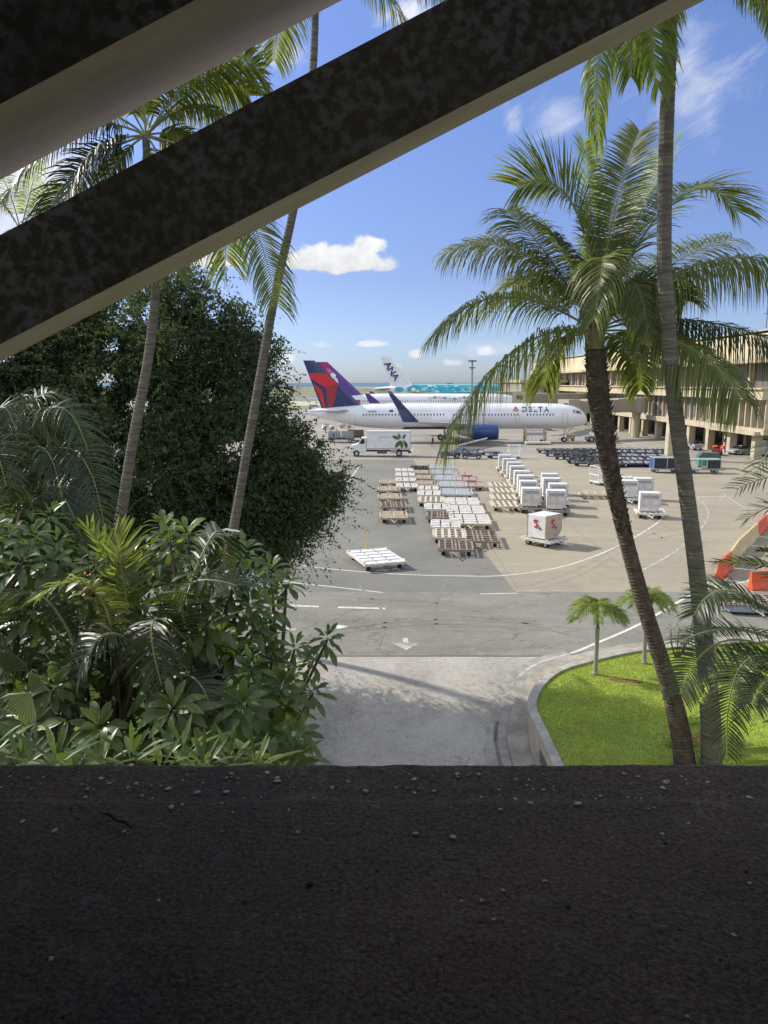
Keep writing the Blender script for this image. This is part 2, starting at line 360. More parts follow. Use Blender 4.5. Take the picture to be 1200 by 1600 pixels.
# ------------------------------------------------------------------ mesh helpers
class MB:
    def __init__(s): s.v, s.f, s.m = [], [], []
    def add(s, vs, fs, mi=0):
        o = len(s.v); s.v += [tuple(v) for v in vs]
        s.f += [tuple(i + o for i in f) for f in fs]; s.m += [mi] * len(fs)
    def box(s, c, d, rz=0, mi=0, taper=1.0):
        x, y, z = d[0] / 2, d[1] / 2, d[2] / 2
        vs = []
        for k, t in ((-1, 1), (1, taper)):
            for a, b in ((-1, -1), (1, -1), (1, 1), (-1, 1)):
                X, Y = a * x * t, b * y * t
                vs.append((c[0] + X * math.cos(rz) - Y * math.sin(rz), c[1] + X * math.sin(rz) + Y * math.cos(rz), c[2] + k * z))
        s.add(vs, [(3, 2, 1, 0), (4, 5, 6, 7), (0, 1, 5, 4), (1, 2, 6, 5), (2, 3, 7, 6), (3, 0, 4, 7)], mi); return s
    def cyl(s, a, b, r0, r1=None, n=10, mi=0, cap=True):
        r1 = r0 if r1 is None else r1
        a, b = Vector(a), Vector(b); d = (b - a).normalized()
        u = d.orthogonal().normalized(); w = d.cross(u)
        vs = []
        for p, r in ((a, r0), (b, r1)):
            for i in range(n):
                t = 2 * math.pi * i / n; vs.append(p + (u * math.cos(t) + w * math.sin(t)) * r)
        fs = [(i, (i + 1) % n, n + (i + 1) % n, n + i) for i in range(n)]
        if cap: fs += [tuple(range(n - 1, -1, -1)), tuple(range(n, 2 * n))]
        s.add(vs, fs, mi); return s
    def prism(s, poly, z0, z1, mi=0, cap=True):
        n = len(poly); vs = [(x, y, z0) for x, y in poly] + [(x, y, z1) for x, y in poly]
        fs = [(i, (i + 1) % n, n + (i + 1) % n, n + i) for i in range(n)]
        if cap: fs += [tuple(range(n - 1, -1, -1)), tuple(range(n, 2 * n))]
        s.add(vs, fs, mi); return s
    def ext(s, poly, axis, a, b, mi=0):
        """polygon (two coords) extruded along axis 0 or 1"""
        n = len(poly)
        def pt(q, t): return (t, q[0], q[1]) if axis == 0 else (q[0], t, q[1])
        vs = [pt(q, a) for q in poly] + [pt(q, b) for q in poly]
        s.add(vs, [(i, (i + 1) % n, n + (i + 1) % n, n + i) for i in range(n)] + [tuple(range(n - 1, -1, -1)), tuple(range(n, 2 * n))], mi); return s
    def loft(s, rings, mi=0, cap=True, closed=True):
        n = len(rings[0]); vs = [p for r in rings for p in r]; fs = []
        for k in range(len(rings) - 1):
            for i in range(n if closed else n - 1):
                j = (i + 1) % n; fs.append((k * n + i, k * n + j, (k + 1) * n + j, (k + 1) * n + i))
        if cap: fs += [tuple(range(n - 1, -1, -1)), tuple(range((len(rings) - 1) * n, len(rings) * n))]
        s.add(vs, fs, mi); return s
    def tube(s, pts, rs, n=10, mi=0):
        rings = []; up = Vector((0, 1, 0.01))
        for i, p in enumerate(pts):
            a = pts[max(i - 1, 0)]; b = pts[min(i + 1, len(pts) - 1)]
            d = (Vector(b) - Vector(a)).normalized(); u = d.cross(up).normalized(); w = d.cross(u)
            rings.append([Vector(p) + (u * math.cos(2 * math.pi * k / n) + w * math.sin(2 * math.pi * k / n)) * rs[i] for k in range(n)])
        return s.loft(rings, mi)
    def build(s, name, mats, parent=None, origin=None, smooth=False, bevel=0):
        me = bpy.data.meshes.new(name)
        vs = s.v
        if origin is not None: vs = [(a - origin[0], b - origin[1], c - origin[2]) for a, b, c in vs]
        me.from_pydata(vs, [], s.f)
        for m in (mats if isinstance(mats, (list, tuple)) else [mats]): me.materials.append(m)
        if isinstance(mats, (list, tuple)) and len(mats) > 1: me.polygons.foreach_set('material_index', s.m)
        if smooth: me.polygons.foreach_set('use_smooth', [True] * len(me.polygons))
        me.update()
        o = bpy.data.objects.new(name, me); COL.objects.link(o)
        if parent: o.parent = parent
        elif origin is not None: o.location = origin
        if bevel:
            md = o.modifiers.new('bevel', 'BEVEL'); md.width = bevel; md.segments = 2; md.limit_method = 'ANGLE'
        return o

def tag(o, label=None, cat=None, group=None, kind=None):
    if label: o['label'] = label
    if cat: o['category'] = cat
    if group: o['group'] = group
    if kind: o['kind'] = kind
    return o
def thing(name, loc, label, cat, group=None, rz=0):
    o = bpy.data.objects.new(name, None); COL.objects.link(o); o.empty_display_size = .3
    o.location = loc; o.rotation_euler = (0, 0, rz); return tag(o, label, cat, group)
def copy_tree(o, parent=None):
    c = o.copy(); COL.objects.link(c); c.parent = parent
    for ch in o.children: copy_tree(ch, c)
    return c
def nmesh(name, V, Fc, mats, parent=None, origin=None, mi=None, smooth=False):
    """numpy arrays to one mesh"""
    me = bpy.data.meshes.new(name)
    if origin is not None: V = V - np.array(origin)
    me.from_pydata(V.tolist(), [], Fc.tolist())
    for m in (mats if isinstance(mats, (list, tuple)) else [mats]): me.materials.append(m)
    if mi is not None: me.polygons.foreach_set('material_index', mi)
    if smooth: me.polygons.foreach_set('use_smooth', [True] * len(me.polygons))
    o = bpy.data.objects.new(name, me); COL.objects.link(o)
    if parent: o.parent = parent
    elif origin is not None: o.location = origin
    return o
def structure(name, mb, m):
    return tag(mb.build(name, m), kind='structure')

# ------------------------------------------------------------------ terrain
Z1, Z2, Z3, Z4 = .004, .008, .012, .016
g = MB(); g.add([(-900, 30, 0), (900, 30, 0), (900, 330, 0), (-900, 330, 0)], [(0, 1, 2, 3)])
structure('ground', g, conc_far)
g = MB(); g.add([(-3000, 330, -.004), (3000, 330, -.004), (3000, 2300, -.004), (-3000, 2300, -.004)], [(0, 1, 2, 3)])
structure('airfield', g, field)
g = MB(); g.add([(-40000, 2250, -.6), (40000, 2250, -.6), (40000, 60000, -.6), (-40000, 60000, -.6)], [(0, 1, 2, 3)])
structure('sea', g, seam)
taxim = mat('taxiway_concrete', (.44, .41, .36), .9, col2=(.36, .34, .30), scale=.02)
taxid = mat('taxiway_asphalt', (.23, .225, .215), .9, col2=(.18, .175, .17), scale=.02)
for k, (y0, y1, mm) in enumerate(((380, 470, taxim), (520, 640, taxid), (820, 900, taxid), (1300, 1420, taxid), (1800, 1950, taxim))):
    g = MB(); g.add([(-3000, y0, Z1), (3000, y0, Z1), (3000, y1, Z1), (-3000, y1, Z1)], [(0, 1, 2, 3)])
    structure('taxiway', g, mm)
def sheet(name, pts, z, m):
    g = MB(); g.add([(p[0], p[1], z) for p in pts], [tuple(range(len(pts)))]); return structure(name, g, m)
Ya = G(0, 718).y; Yb = G(0, 925).y
a0 = G(645, 718); a1 = G(805, 925)
sheet('asphalt_lot', [(-300, Ya), (a0.x, Ya), (a1.x, Yb), (-300, Yb)][::-1], Z1, asph)
sheet('concrete_apron', [(a0.x, Ya), (300, Ya), (300, Yb), (a1.x, Yb)][::-1], Z1, conc)
sheet('cross_road', [(-300, Yb), (300, Yb), (300, 30.0), (-300, 30.0)][::-1], Z1, asph_road)
# ramp going down under the walkway
def rz_(Y): 
    d = max(0, 30 - Y); return -.20 * d * min(1, d / 4)
ramp = MB(); ny = 40
ramp.add([(x, 30 - 26 * i / ny, rz_(30 - 26 * i / ny) + (.0)) for i in range(ny + 1) for x in (-40, 62)],
         [(2 * i, 2 * i + 2, 2 * i + 3, 2 * i + 1) for i in range(ny)])
structure('ramp', ramp, conc_ramp)
# tarred seam between the ramp slab and the road
g = MB(); g.add([(-12, 30.0, Z2), (14, 30.0, Z2), (14, 30.07, Z2), (-12, 30.07, Z2)], [(0, 1, 2, 3)])
structure('expansion_joint', g, mat('joint_tar', (.05, .05, .05), .9))

RE = [(5.5, 6), (5.5, 15), (5.5, 21), (5.48, 23.5), (5.5, 24.5), (5.77, 25.6), (6.43, 27), (7.5, 28.3), (9.15, 29.5), (11.05, 30.4), (13.4, 30.9), (17.3, 31.6), (26, 32.4), (60, 34)]
LE = [(-3.2, 6), (-3.2, 15), (-3.15, 21), (-3.1, 23.5), (-3.3, 25), (-3.8, 26.6), (-4.8, 28), (-6.6, 29), (-10, 29.6), (-40, 29.7)]
def smoothpoly(p, n=4):
    out = []
    for i in range(len(p) - 1):
        q = [Vector(p[max(i - 1, 0)]), Vector(p[i]), Vector(p[i + 1]), Vector(p[min(i + 2, len(p) - 1)])]
        for k in range(n):
            t = k / n
            out.append(tuple(.5 * ((2 * q[1]) + (-q[0] + q[2]) * t + (2 * q[0] - 5 * q[1] + 4 * q[2] - q[3]) * t * t + (-q[0] + 3 * q[1] - 3 * q[2] + q[3]) * t ** 3)))
    out.append(tuple(p[-1])); return out
RE = [(x - .36 if y < 28.5 else x - .1, y + .05) for x, y in RE]
RE, LE = smoothpoly(RE), smoothpoly(LE)
def offs(line, d):
    out = []
    for i, p in enumerate(line):
        a = Vector(line[max(i - 1, 0)]); b = Vector(line[min(i + 1, len(line) - 1)]); t = (b - a).normalized()
        out.append((p[0] - t.y * d, p[1] + t.x * d))
    return out
def strip_obj(name, l0, l1, zf, m, thick=None, label=None, cat=None):
    g = MB(); n = len(l0)
    vs = [(*l0[i], zf(l0[i][1])) for i in range(n)] + [(*l1[i], zf(l1[i][1])) for i in range(n)]
    fs = [(i, i + 1, n + i + 1, n + i) for i in range(n - 1)]
    if thick:
        for L_ in (l0, l1):
            o = len(vs)
            vs += [(*p, zf(p[1])) for p in L_] + [(*p, zf(p[1]) - thick) for p in L_]
            fs += [(o + i, o + i + 1, o + n + i + 1, o + n + i) for i in range(n - 1)]
    g.add(vs, fs)
    o = g.build(name, m)
    return tag(o, label, cat) if label else tag(o, kind='structure')
def lawn(edge, far, name):
    poly = edge + far
    g = MB(); g.add([(x, y, .10) for x, y in poly], [tuple(range(len(poly)))])
    return structure(name, g, lawnm)
lawn(offs(RE, -.22), [(60, 6)], 'lawn')
lawn(offs(LE, .22), [(-40, 6)], 'lawn')
# retaining walls with coping along both lawns, kerb at their foot
for side, E, s in (('right', RE, -1), ('left', LE, 1)):
    nm = {'right': 'cream retaining wall with stained grey coping beside the right lawn', 'left': 'pale retaining wall by the shrubs left of the shaded ramp'}[side]
    root = thing('retaining_wall', (E[4][0], E[4][1], 0), nm, 'wall')
    n = len(E); g = MB()
    vs = [(*p, .12) for p in E] + [(*p, rz_(p[1]) - .3) for p in E]
    g.add(vs, [(i, i + 1, n + i + 1, n + i) for i in range(n - 1)])
    inn = offs(E, s * .22)
    vs = [(*p, .12) for p in inn] + [(*p, -.5) for p in inn]
    g.add(vs, [(i, i + 1, n + i + 1, n + i) for i in range(n - 1)])
    g.build('wall_face', wallp, root, root.location)
    g = MB(); o1 = offs(E, -s * .06); o2 = offs(E, s * .26)
    rings = [[(*o1[i], .10), (*o1[i], .20), (*o2[i], .20), (*o2[i], .10)] for i in range(n)]
    g.loft(rings); g.build('coping', coping, root, root.location)
    k1 = offs(E, -s * .005); k2 = offs(E, -s * .75)
    strip_obj('kerb', k1, k2, lambda y: rz_(y) + .13, kerbm, .18)
edgem = mat('worn_shaded_ramp_edge', (.25, .235, .205), .92, col2=(.36, .34, .29), scale=2.2, lo=.38, hi=.62, fine=.25, fscale=14)  # darker edge wear, with the trees' shade put into the colour too
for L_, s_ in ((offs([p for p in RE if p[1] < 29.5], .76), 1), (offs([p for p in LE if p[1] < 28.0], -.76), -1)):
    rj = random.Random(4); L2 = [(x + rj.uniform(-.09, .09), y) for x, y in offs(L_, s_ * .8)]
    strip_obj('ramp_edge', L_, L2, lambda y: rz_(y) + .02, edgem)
# dark plates for slots in the right wall face, their shade in the colour
wr = bpy.data.objects['retaining_wall']
for (ya, yb, za, zb) in ((21.3, 22.6, -.75, -.35), (19.0, 20.3, -1.0, -.5)):
    g = MB(); g.box((5.13, (ya + yb) / 2, (za + zb) / 2), (.03, yb - ya, zb - za))
    g.build('dark_slot', terd, wr, wr.location)
# lawn blades
def grass(name, poly_in, xr, yr, count, seed, z0=.10, hh=.05):
    r = np.random.default_rng(seed)
    x = r.uniform(*xr, count); y = r.uniform(*yr, count)
    ok = np.array([poly_in(a, b) for a, b in zip(x, y)]); x, y = x[ok], y[ok]; n = len(x)
    h = hh * r.uniform(.6, 1.5, n); a = r.uniform(0, 2 * math.pi, n); w = r.uniform(.008, .016, n)
    lx, ly = r.normal(0, .02, n), r.normal(0, .02, n)
    V = np.zeros((n, 3, 3))
    V[:, 0] = np.stack([x - w * np.cos(a), y - w * np.sin(a), np.full(n, z0)], 1)
    V[:, 1] = np.stack([x + w * np.cos(a), y + w * np.sin(a), np.full(n, z0)], 1)
    V[:, 2] = np.stack([x + lx, y + ly, z0 + h], 1)
    o = nmesh(name, V.reshape(-1, 3), np.arange(n * 3).reshape(-1, 3), blade)
    return tag(o, 'short bright green mown grass covering the lawn', 'grass', kind='stuff')
RPOLY = offs(RE, -.22) + [(60, 6)]
def in_right(x, y):
    c = False; n = len(RPOLY)
    for i in range(n):
        (x1, y1), (x2, y2) = RPOLY[i], RPOLY[(i + 1) % n]
        if (y1 > y) != (y2 > y) and x < (x2 - x1) * (y - y1) / (y2 - y1) + x1: c = not c
    return c
grass('grass', in_right, (5.2, 18), (19.5, 31.5), 125000, 3)
grass('grass', lambda x, y: y < 28.5 and x < -5, (-15, -5), (12, 28.5), 20000, 4)

# painted lines (world ground), built from photo tracing on the apron plane
def line(pts, w, name='painted_line', m=None, z=Z2):
    q = [G(*p) for p in pts]; q = smoothpoly([(p.x, p.y) for p in q], 6)
    a, b = offs(q, w / 2), offs(q, -w / 2)
    g = MB(); n = len(q)
    g.add([(*p, z + (rz_(p[1]) if p[1] < 30 else 0)) for p in a] + [(*p, z + (rz_(p[1]) if p[1] < 30 else 0)) for p in b], [(i, i + 1, n + i + 1, n + i) for i in range(n - 1)])
    return structure(name, g, m or paint)
line([(300, 850), (400, 873), (480, 885), (560, 893), (640, 898), (720, 900), (790, 899), (880, 885), (960, 856), (1020, 822), (1036, 806), (1036, 796), (1020, 790)], .13)
line([(360, 890), (450, 909), (520, 917), (598, 926)], .13)
line([(1220, 895), (1150, 912), (1090, 925), (1000, 975), (920, 1010), (885, 1024)], .16)
q_ = [p for p in offs(RE, 1.15) if 19 < p[1] < 30.6]
g = MB(); a_, b_ = offs(q_, .07), offs(q_, -.07); n = len(q_)
g.add([(*p, rz_(p[1]) + .02) for p in a_] + [(*p, rz_(p[1]) + .02) for p in b_], [(i, i + 1, n + i + 1, n + i) for i in range(n - 1)])
structure('painted_line', g, paint_old)
line([(1000, 893), (1060, 858), (1098, 822), (1107, 802), (1100, 788), (1090, 778), (1085, 775)], .13, m=paint_old)
line([(1085, 776.2), (1145, 776.4)], .22)
line([(1040, 765), (1200, 768)], .16, m=paint_old)
line([(790, 752), (850, 790), (900, 812), (1045, 838)], .12, m=paint_yel)
line([(700, 837), (1200, 838)], .10, m=paint_yel)
line([(750, 928), (808, 927)], .12)
line([(808, 922.6), (880, 922.4)], .12, m=paint_old)
line([(1130, 772), (1165, 795)], .14, m=paint_old)
for i in range(5): line([(1090 + i * 11, 781.5), (1096 + i * 11, 781.6)], .45, m=paint_old)
for (x0, x1, y) in ((450, 498, 947), (528, 602, 950)):
    line([(x0, y - 1), (x1, y + 1)], .26, m=paint)
line([(150, 940), (445, 946)], .2, m=paint_old)
line([(525, 979), (540, 981)], .5, m=paint); line([(440, 981), (462, 984)], .3, m=paint_old)
line([(702, 863), (716, 863.5)], .25, m=paint_old)
for (xa, ya, xb, yb) in ((820, 660, 930, 700), (860, 655, 1000, 700), (700, 668, 760, 700), (640, 716, 645, 700), (700, 718, 690, 706), (930, 665, 1080, 712), (1000, 668, 1130, 700), (560, 730, 540, 760), (560, 668, 480, 700)):
    line([(xa, ya), ((xa + xb) / 2, (ya + yb) / 2), (xb, yb)], .3, m=paint_yel, z=Z3)
line([(560, 717.5), (690, 717.5)], .5, m=paint_yel, z=Z3)
line([(545, 729), (565, 727)], .3, m=paint_old)
tyre = mat('tyre_mark', (.17, .163, .135), .9, col2=(.205, .197, .16), scale=1.5, lo=.4, hi=.6)
tyre2 = mat('tyre_mark_concrete', (.26, .23, .165), .9, col2=(.30, .265, .19), scale=1.2, lo=.4, hi=.6)
for pts_ in ([(460, 1010), (560, 985), (700, 975), (850, 985)], [(470, 1000), (560, 978), (700, 968), (850, 976)], [(560, 935), (700, 945), (880, 990)], [(590, 1015), (600, 960), (560, 915)], [(690, 1015), (680, 950), (700, 905)]):
    line(pts_, .16, 'tyre_mark', tyre, Z3)
for pts_ in ([(820, 915), (900, 890), (1000, 840), (1120, 815)], [(830, 920), (905, 898), (1005, 848), (1120, 824)], [(900, 760), (960, 800), (1090, 870)]):
    line(pts_, .2, 'tyre_mark', tyre2, Z3)
# direction arrow
c = G(634, 1006)
ar = [(-.11, .75), (.11, .75), (.13, .05), (.66, .18), (0, -.78), (-.66, .18), (-.13, .05)]
g = MB(); g.add([(c.x + x, c.y + y * 1.0, Z2) for x, y in ar][::-1], [(0, 1, 2, 3, 4, 5, 6)])
structure('painted_arrow', g, paint_old)

# ------------------------------------------------------------------ the walkway building we look out of
bld = thing('walkway_building', (0, .9, 0), 'dark concrete walkway with wide sill and sloping beams framing the view', 'building')
O = bld.location
# sill
r = np.random.default_rng(11)
nx, nyy = 260, 150
xs = np.linspace(-1.2, 1.2, nx); ys = np.linspace(.15, .915, nyy)
X, Y = np.meshgrid(xs, ys)
def vnoise(X, Y, sc, seed):
    rr = np.random.default_rng(seed); gsz = 256; gr = rr.random((gsz, gsz))
    u, v = X * sc + 900.37, Y * sc + 700.71; i, j = np.floor(u).astype(int), np.floor(v).astype(int); fu, fv = u - i, v - j
    fu, fv = fu * fu * (3 - 2 * fu), fv * fv * (3 - 2 * fv)
    q = lambda a, b: gr[a % gsz, b % gsz]
    return (q(i, j) * (1 - fu) * (1 - fv) + q(i + 1, j) * fu * (1 - fv) + q(i, j + 1) * (1 - fu) * fv + q(i + 1, j + 1) * fu * fv)
Zs = H - .50 + .0016 * (vnoise(X, Y, 90, 1) - .5) + .003 * (vnoise(X, Y, 14, 2) - .5) - .0035 / (1 + np.exp(-(Y - .825 - .004 * vnoise(X, Y, 25, 5)) / .0016))
Yd = Y.copy(); edge = .004 * (vnoise(X[-1], X[-1] * 0, 45, 3) - .5) + .002 * (vnoise(X[-1], X[-1] * 0, 160, 4) - .5)
Yd[-1] += edge; Yd[-2] += edge * .7
V = np.stack([X, Yd, Zs], -1).reshape(-1, 3)
idx = np.arange(nx * nyy).reshape(nyy, nx)
Fq = np.stack([idx[:-1, :-1], idx[:-1, 1:], idx[1:, 1:], idx[1:, :-1]], -1).reshape(-1, 4)
# front lip going down
lip = V.reshape(nyy, nx, 3)[-1].copy(); lip[:, 2] -= .25
V2 = np.concatenate([V, lip]); b0 = nx * nyy
l = np.arange(nx - 1); Fl = np.stack([idx[-1, l], idx[-1, l + 1], b0 + l + 1, b0 + l], -1)
nmesh('window_ledge', V2, np.concatenate([Fq, Fl]), ledgem, bld, O, smooth=True)
g = MB(); g.box((0, .45, H - .50 - .25 - 5.2), (60, .7, 10.4)); g.build('outer_wall', wallp, bld, O)
g = MB(); g.box((0, -1.1, H - 1.55), (8, 2.4, .1)); g.build('floor', room, bld, O)
g = MB(); g.box((0, -.6, H + 1.35), (8, 3.6, .2)); g.build('ceiling', room, bld, O)
g = MB(); g.box((0, -2.35, H), (8, .1, 2.9)); g.build('back_wall', room, bld, O)
g = MB(); g.box((-1.25, -.45, H), (.25, 3.9, 2.9)); g.box((1.75, -.75, H), (.25, 3.3, 2.9)); g.build('side_wall', room, bld, O)  # unseen left wall, made longer to keep the sun off the sill
# sloping beams
def beam(name, Yf, t, top, bot):
    """top / bot: photo line of the front face's upper / lower edge, as (x0,y0),(x1,y1); front face stands at Yf"""
    def at(l, x): (x0, y0), (x1, y1) = l; return y0 + (y1 - y0) * (x - x0) / (x1 - x0)
    xa, xb = -420, 1500
    A = P(xa, at(top, xa), Yf); B = P(xb, at(top, xb), Yf); C = P(xb, at(bot, xb), Yf); D = P(xa, at(bot, xa), Yf)
    d = Vector((0, t, 0)); g = MB()
    q = [A, B, C, D]; g.add(q + [p + d for p in q], [(3, 2, 1, 0), (4, 5, 6, 7), (0, 1, 5, 4), (1, 2, 6, 5), (3, 0, 4, 7)], 0)
    g.add([D, C, C + d, D + d], [(0, 1, 2, 3)], 1)
    return g.build(name, [beamf, beamu], bld, O)
beam('sloping_beam', 1.5, .118, ((0, 367), (697, 0)), ((0, 538), (1045, 0)))
beam('sloping_beam', 1.28, .225, ((0, -420), (305, -583)), ((0, 163), (305, 0)))

# litter on the sill
def chip(m, s, seed, flat):
    rr = random.Random(seed); g = MB(); n = 7
    for k, (z, q) in enumerate(((0, 1), (.5 * flat, .95), (flat, .5))):
        pass
    rings = []
    off = [rr.uniform(.6, 1.25) for _ in range(n)]
    for z, q in ((-.1, .8), (.35 * flat, 1), (.8 * flat, .75), (flat, .3)):
        rings.append([(s * q * off[i] * math.cos(6.283 * i / n) * rr.uniform(.85, 1.1), s * q * off[i] * math.sin(6.283 * i / n) * .75, s * z * rr.uniform(.85, 1.1)) for i in range(n)])
    g.loft(rings); return g
protos = {}
def litter(px, py, s, kind):
    p = G(px, py, H - .499)
    if p.y > .83: p.z -= .003
    m = {'w': pebw, 'd': pebd, 'g': pebg}[kind]
    nm = {'w': 'plaster_chip', 'd': 'pebble', 'g': 'seed_pod'}[kind]
    o = chip(m, 1.0, int(px * 7 + py), .45 if kind == 'w' else .7).build(nm, m)
    o.location = p; o.scale = (s, s, s * .7); o.rotation_euler = (0, 0, rnd.uniform(0, 6))
    return o
NAMED = [(465, 1300, .0030, 'w', 'small white chip lying alone left of the middle of the sill'),
         (85, 1298, .0042, 'w', 'pale ring-shaped chip near the left edge of the sill'),
         (484, 1382, .0045, 'd', 'dark round pebble on the sill below the ramp'),
         (381, 1408, .0032, 'g', 'greenish seed on the left middle of the sill'),
         (852, 1377, .0038, 'w', 'curled pale chip on the right middle of the sill'),
         (888, 1417, .0034, 'd', 'small dark pebble right of centre on the sill'),
         (1170, 1380, .0032, 'w', 'cream chip near the right edge of the sill'),
         (1040, 1318, .0030, 'd', 'brown pebble under the right palm trunk'),
         (1166, 1362, .003, 'd', 'brown pebble just above a cream chip near the right edge'),
         (709, 1308, .0048, 'w', 'long flat pale chip on the middle of the sill'),
         (650, 1303, .0042, 'w', 'dull pale chip left of a long flat chip'),
         (903, 1256, .0048, 'w', 'broad tan chip near the outer edge of the sill'),
         (200, 1226, .003, 'w', 'bright white chip near the outer edge at left'),
         (267, 1261, .0042, 'w', 'grey rounded chip left of centre by the sill step'),
         (308, 1235, .0048, 'w', 'flat tan chip beside a grey rounded chip'),
         (752, 1407, .0026, 'w', 'right one of a close pair of pale chips mid sill'),
         (721, 1408, .0026, 'w', 'left one of a close pair of pale chips mid sill'),
         (785, 1391, .0028, 'w', 'thin upright pale chip above a pair of chips'),
         (772, 1437, .0028, 'w', 'small pale chip below a pair of chips'),
         (1146, 1461, .0028, 'w', 'faint grey chip low at the right of the sill'),
         (248, 1407, .0026, 'w', 'tiny white crumb at left middle of the sill'),
         (558, 1303, .0024, 'd', 'tiny dark crumb in the centre of the sill'),
         (1035, 1303, .003, 'w', 'tan chip above a brown pebble at right'),
         (80, 1498, .0038, 'w', 'grey upright flake low at the left of the sill')]
for (px, py, s, k, lb) in NAMED:
    tag(litter(px, py, s, k), lb, {'w': 'chip', 'd': 'pebble', 'g': 'seed'}[k], 'litter lying on the dark sill')
rr = random.Random(5)
for i in range(125):
    px, py = rr.uniform(0, 1200), 1204 + 62 * abs(rr.gauss(0, .55)) 
    if py > 1330: py = rr.uniform(1205, 1330)
    o = litter(px, py, rr.choice([.0012, .0016, .002, .0025, .0035, .0045]), 'w')
    tag(o, 'tiny pale chip among many strewn along the outer edge of the sill', 'chip', 'tiny chips along the outer edge of the sill')
for i in range(40):
    o = litter(rr.uniform(0, 1200), rr.uniform(1300, 1590), rr.choice([.0008, .0011, .0014, .0018]), rr.choice('wdd'))
    tag(o, 'tiny crumb of grit scattered over the inner part of the dark sill', 'grit', 'grit on the inner part of the sill')
g = MB(); q = [G(x, y, H - .495) for x, y in ((160, 1272), (172, 1276), (184, 1284), (196, 1288), (206, 1294))]
for i, p in enumerate(q): p.z += (.001, .003, .001, .003, 0)[i]
g.tube(q, [.001, .0022, .0016, .002, .0008], 6)
tag(g.build('twig', bark, origin=q[2]), 'short dark broken twig lying on the left of the sill', 'twig')

# ------------------------------------------------------------------ plants
def bez(p0, c, p1, n):
    return [p0 * (1 - t) ** 2 + c * 2 * t * (1 - t) + p1 * t * t for t in [i / n for i in range(n + 1)]]
def frond_mesh(pts, leaf, n, w, hang, seed, start=.16, spread=.95, fold=.25, r0=.03, gap=0.0, prof=None):
    """feather leaf along a curved stalk"""
    rr = random.Random(seed); g = MB()
    m = len(pts) - 1
    g.tube(pts, [r0 * (1 - .85 * i / m) + .003 for i in range(m + 1)], 5, 1)
    up = Vector((0, 0, 1)); roll = rr.uniform(-.5, .5)
    for k in range(n):
        t = start + (1 - start) * (k + .5) / n
        f = t * m; i = min(int(f), m - 1); u = f - i
        p = pts[i].lerp(pts[i + 1], u); T = (pts[i + 1] - pts[i]).normalized()
        S = T.cross(up)
        if S.length < .15: S = Vector((1, 0, 0))
        S.normalize(); N = S.cross(T)
        S2 = S * math.cos(roll) + N * math.sin(roll); N2 = S2.cross(T)
        e = (t - start) / (1 - start)
        L = leaf * (min(1, .55 + 1.6 * e) * (1 - .42 * max(0, (e - .65) / .35) ** 1.6)) * rr.uniform(.88, 1.08)
        for s in (-1, 1):
            if rr.random() < gap: continue
            a = .22 + .60 * e * e + rr.uniform(-.06, .06)
            d = (S2 * s * spread + T * a + N2 * (fold + rr.uniform(-.12, .12))).normalized()
            q = p + S2 * s * .01; wv = (T - d * T.dot(d))
            if wv.length < .1: wv = N2.copy()
            wv.normalize(); wv = (wv + N2 * rr.uniform(-.5, .5)).normalized()
            cs = [q]; segs = 4; hg = hang * rr.uniform(.6, 1.35)
            for j in range(segs):
                d = (d + Vector((0, 0, -hg * (.35 + .35 * j)))).normalized(); q = q + d * (L / segs); cs.append(q)
            ws = (.45, 1, .9, .6, .05); V = []
            for j, c in enumerate(cs): V += [c - wv * w * .5 * ws[j], c + wv * w * .5 * ws[j]]
            g.add(V, [(2 * j, 2 * j + 1, 2 * j + 3, 2 * j + 2) for j in range(segs)], 0)
    return g
def trunk_px(pts, Ys, ws, seed, ring=.10, amp=.035, n=14):
    """trunk following photo points (px,py); ws = widths in photo px"""
    rr = random.Random(seed)
    q = []
    for i, (x, y) in enumerate(pts):
        Y = Ys[0] + (Ys[1] - Ys[0]) * i / (len(pts) - 1); q.append(P(x, y, Y))
    rad = [ws[i] / 2 * depth(q[i]) / F for i in range(len(q))]
    pp, rs = [], []
    for i in range(len(q) - 1):
        p4 = [q[max(i - 1, 0)], q[i], q[i + 1], q[min(i + 2, len(q) - 1)]]
        n_s = max(2, int((q[i + 1] - q[i]).length / (ring / 2)))
        for k in range(n_s):
            t = k / n_s
            pp.append(.5 * ((2 * p4[1]) + (-p4[0] + p4[2]) * t + (2 * p4[0] - 5 * p4[1] + 4 * p4[2] - p4[3]) * t * t + (-p4[0] + 3 * p4[1] - 3 * p4[2] + p4[3]) * t ** 3))
            rs.append((rad[i] * (1 - t) + rad[i + 1] * t) * (1 + amp * (1 if len(pp) % 2 else -1) * rr.uniform(.3, 1.2) + rr.uniform(-.012, .012)))
    pp.append(q[-1]); rs.append(rad[-1])
    g = MB(); g.tube(pp, rs, n); return g, pp, rs
def crown_frond(root, name, c0, ctrl, tip, leaf, n, w, hang, seed, m=palmg, **kw):
    g = frond_mesh(bez(c0, ctrl, tip, 14), leaf, n, w, hang, seed, **kw)
    return g.build(name, [m, rach], root, root.location)

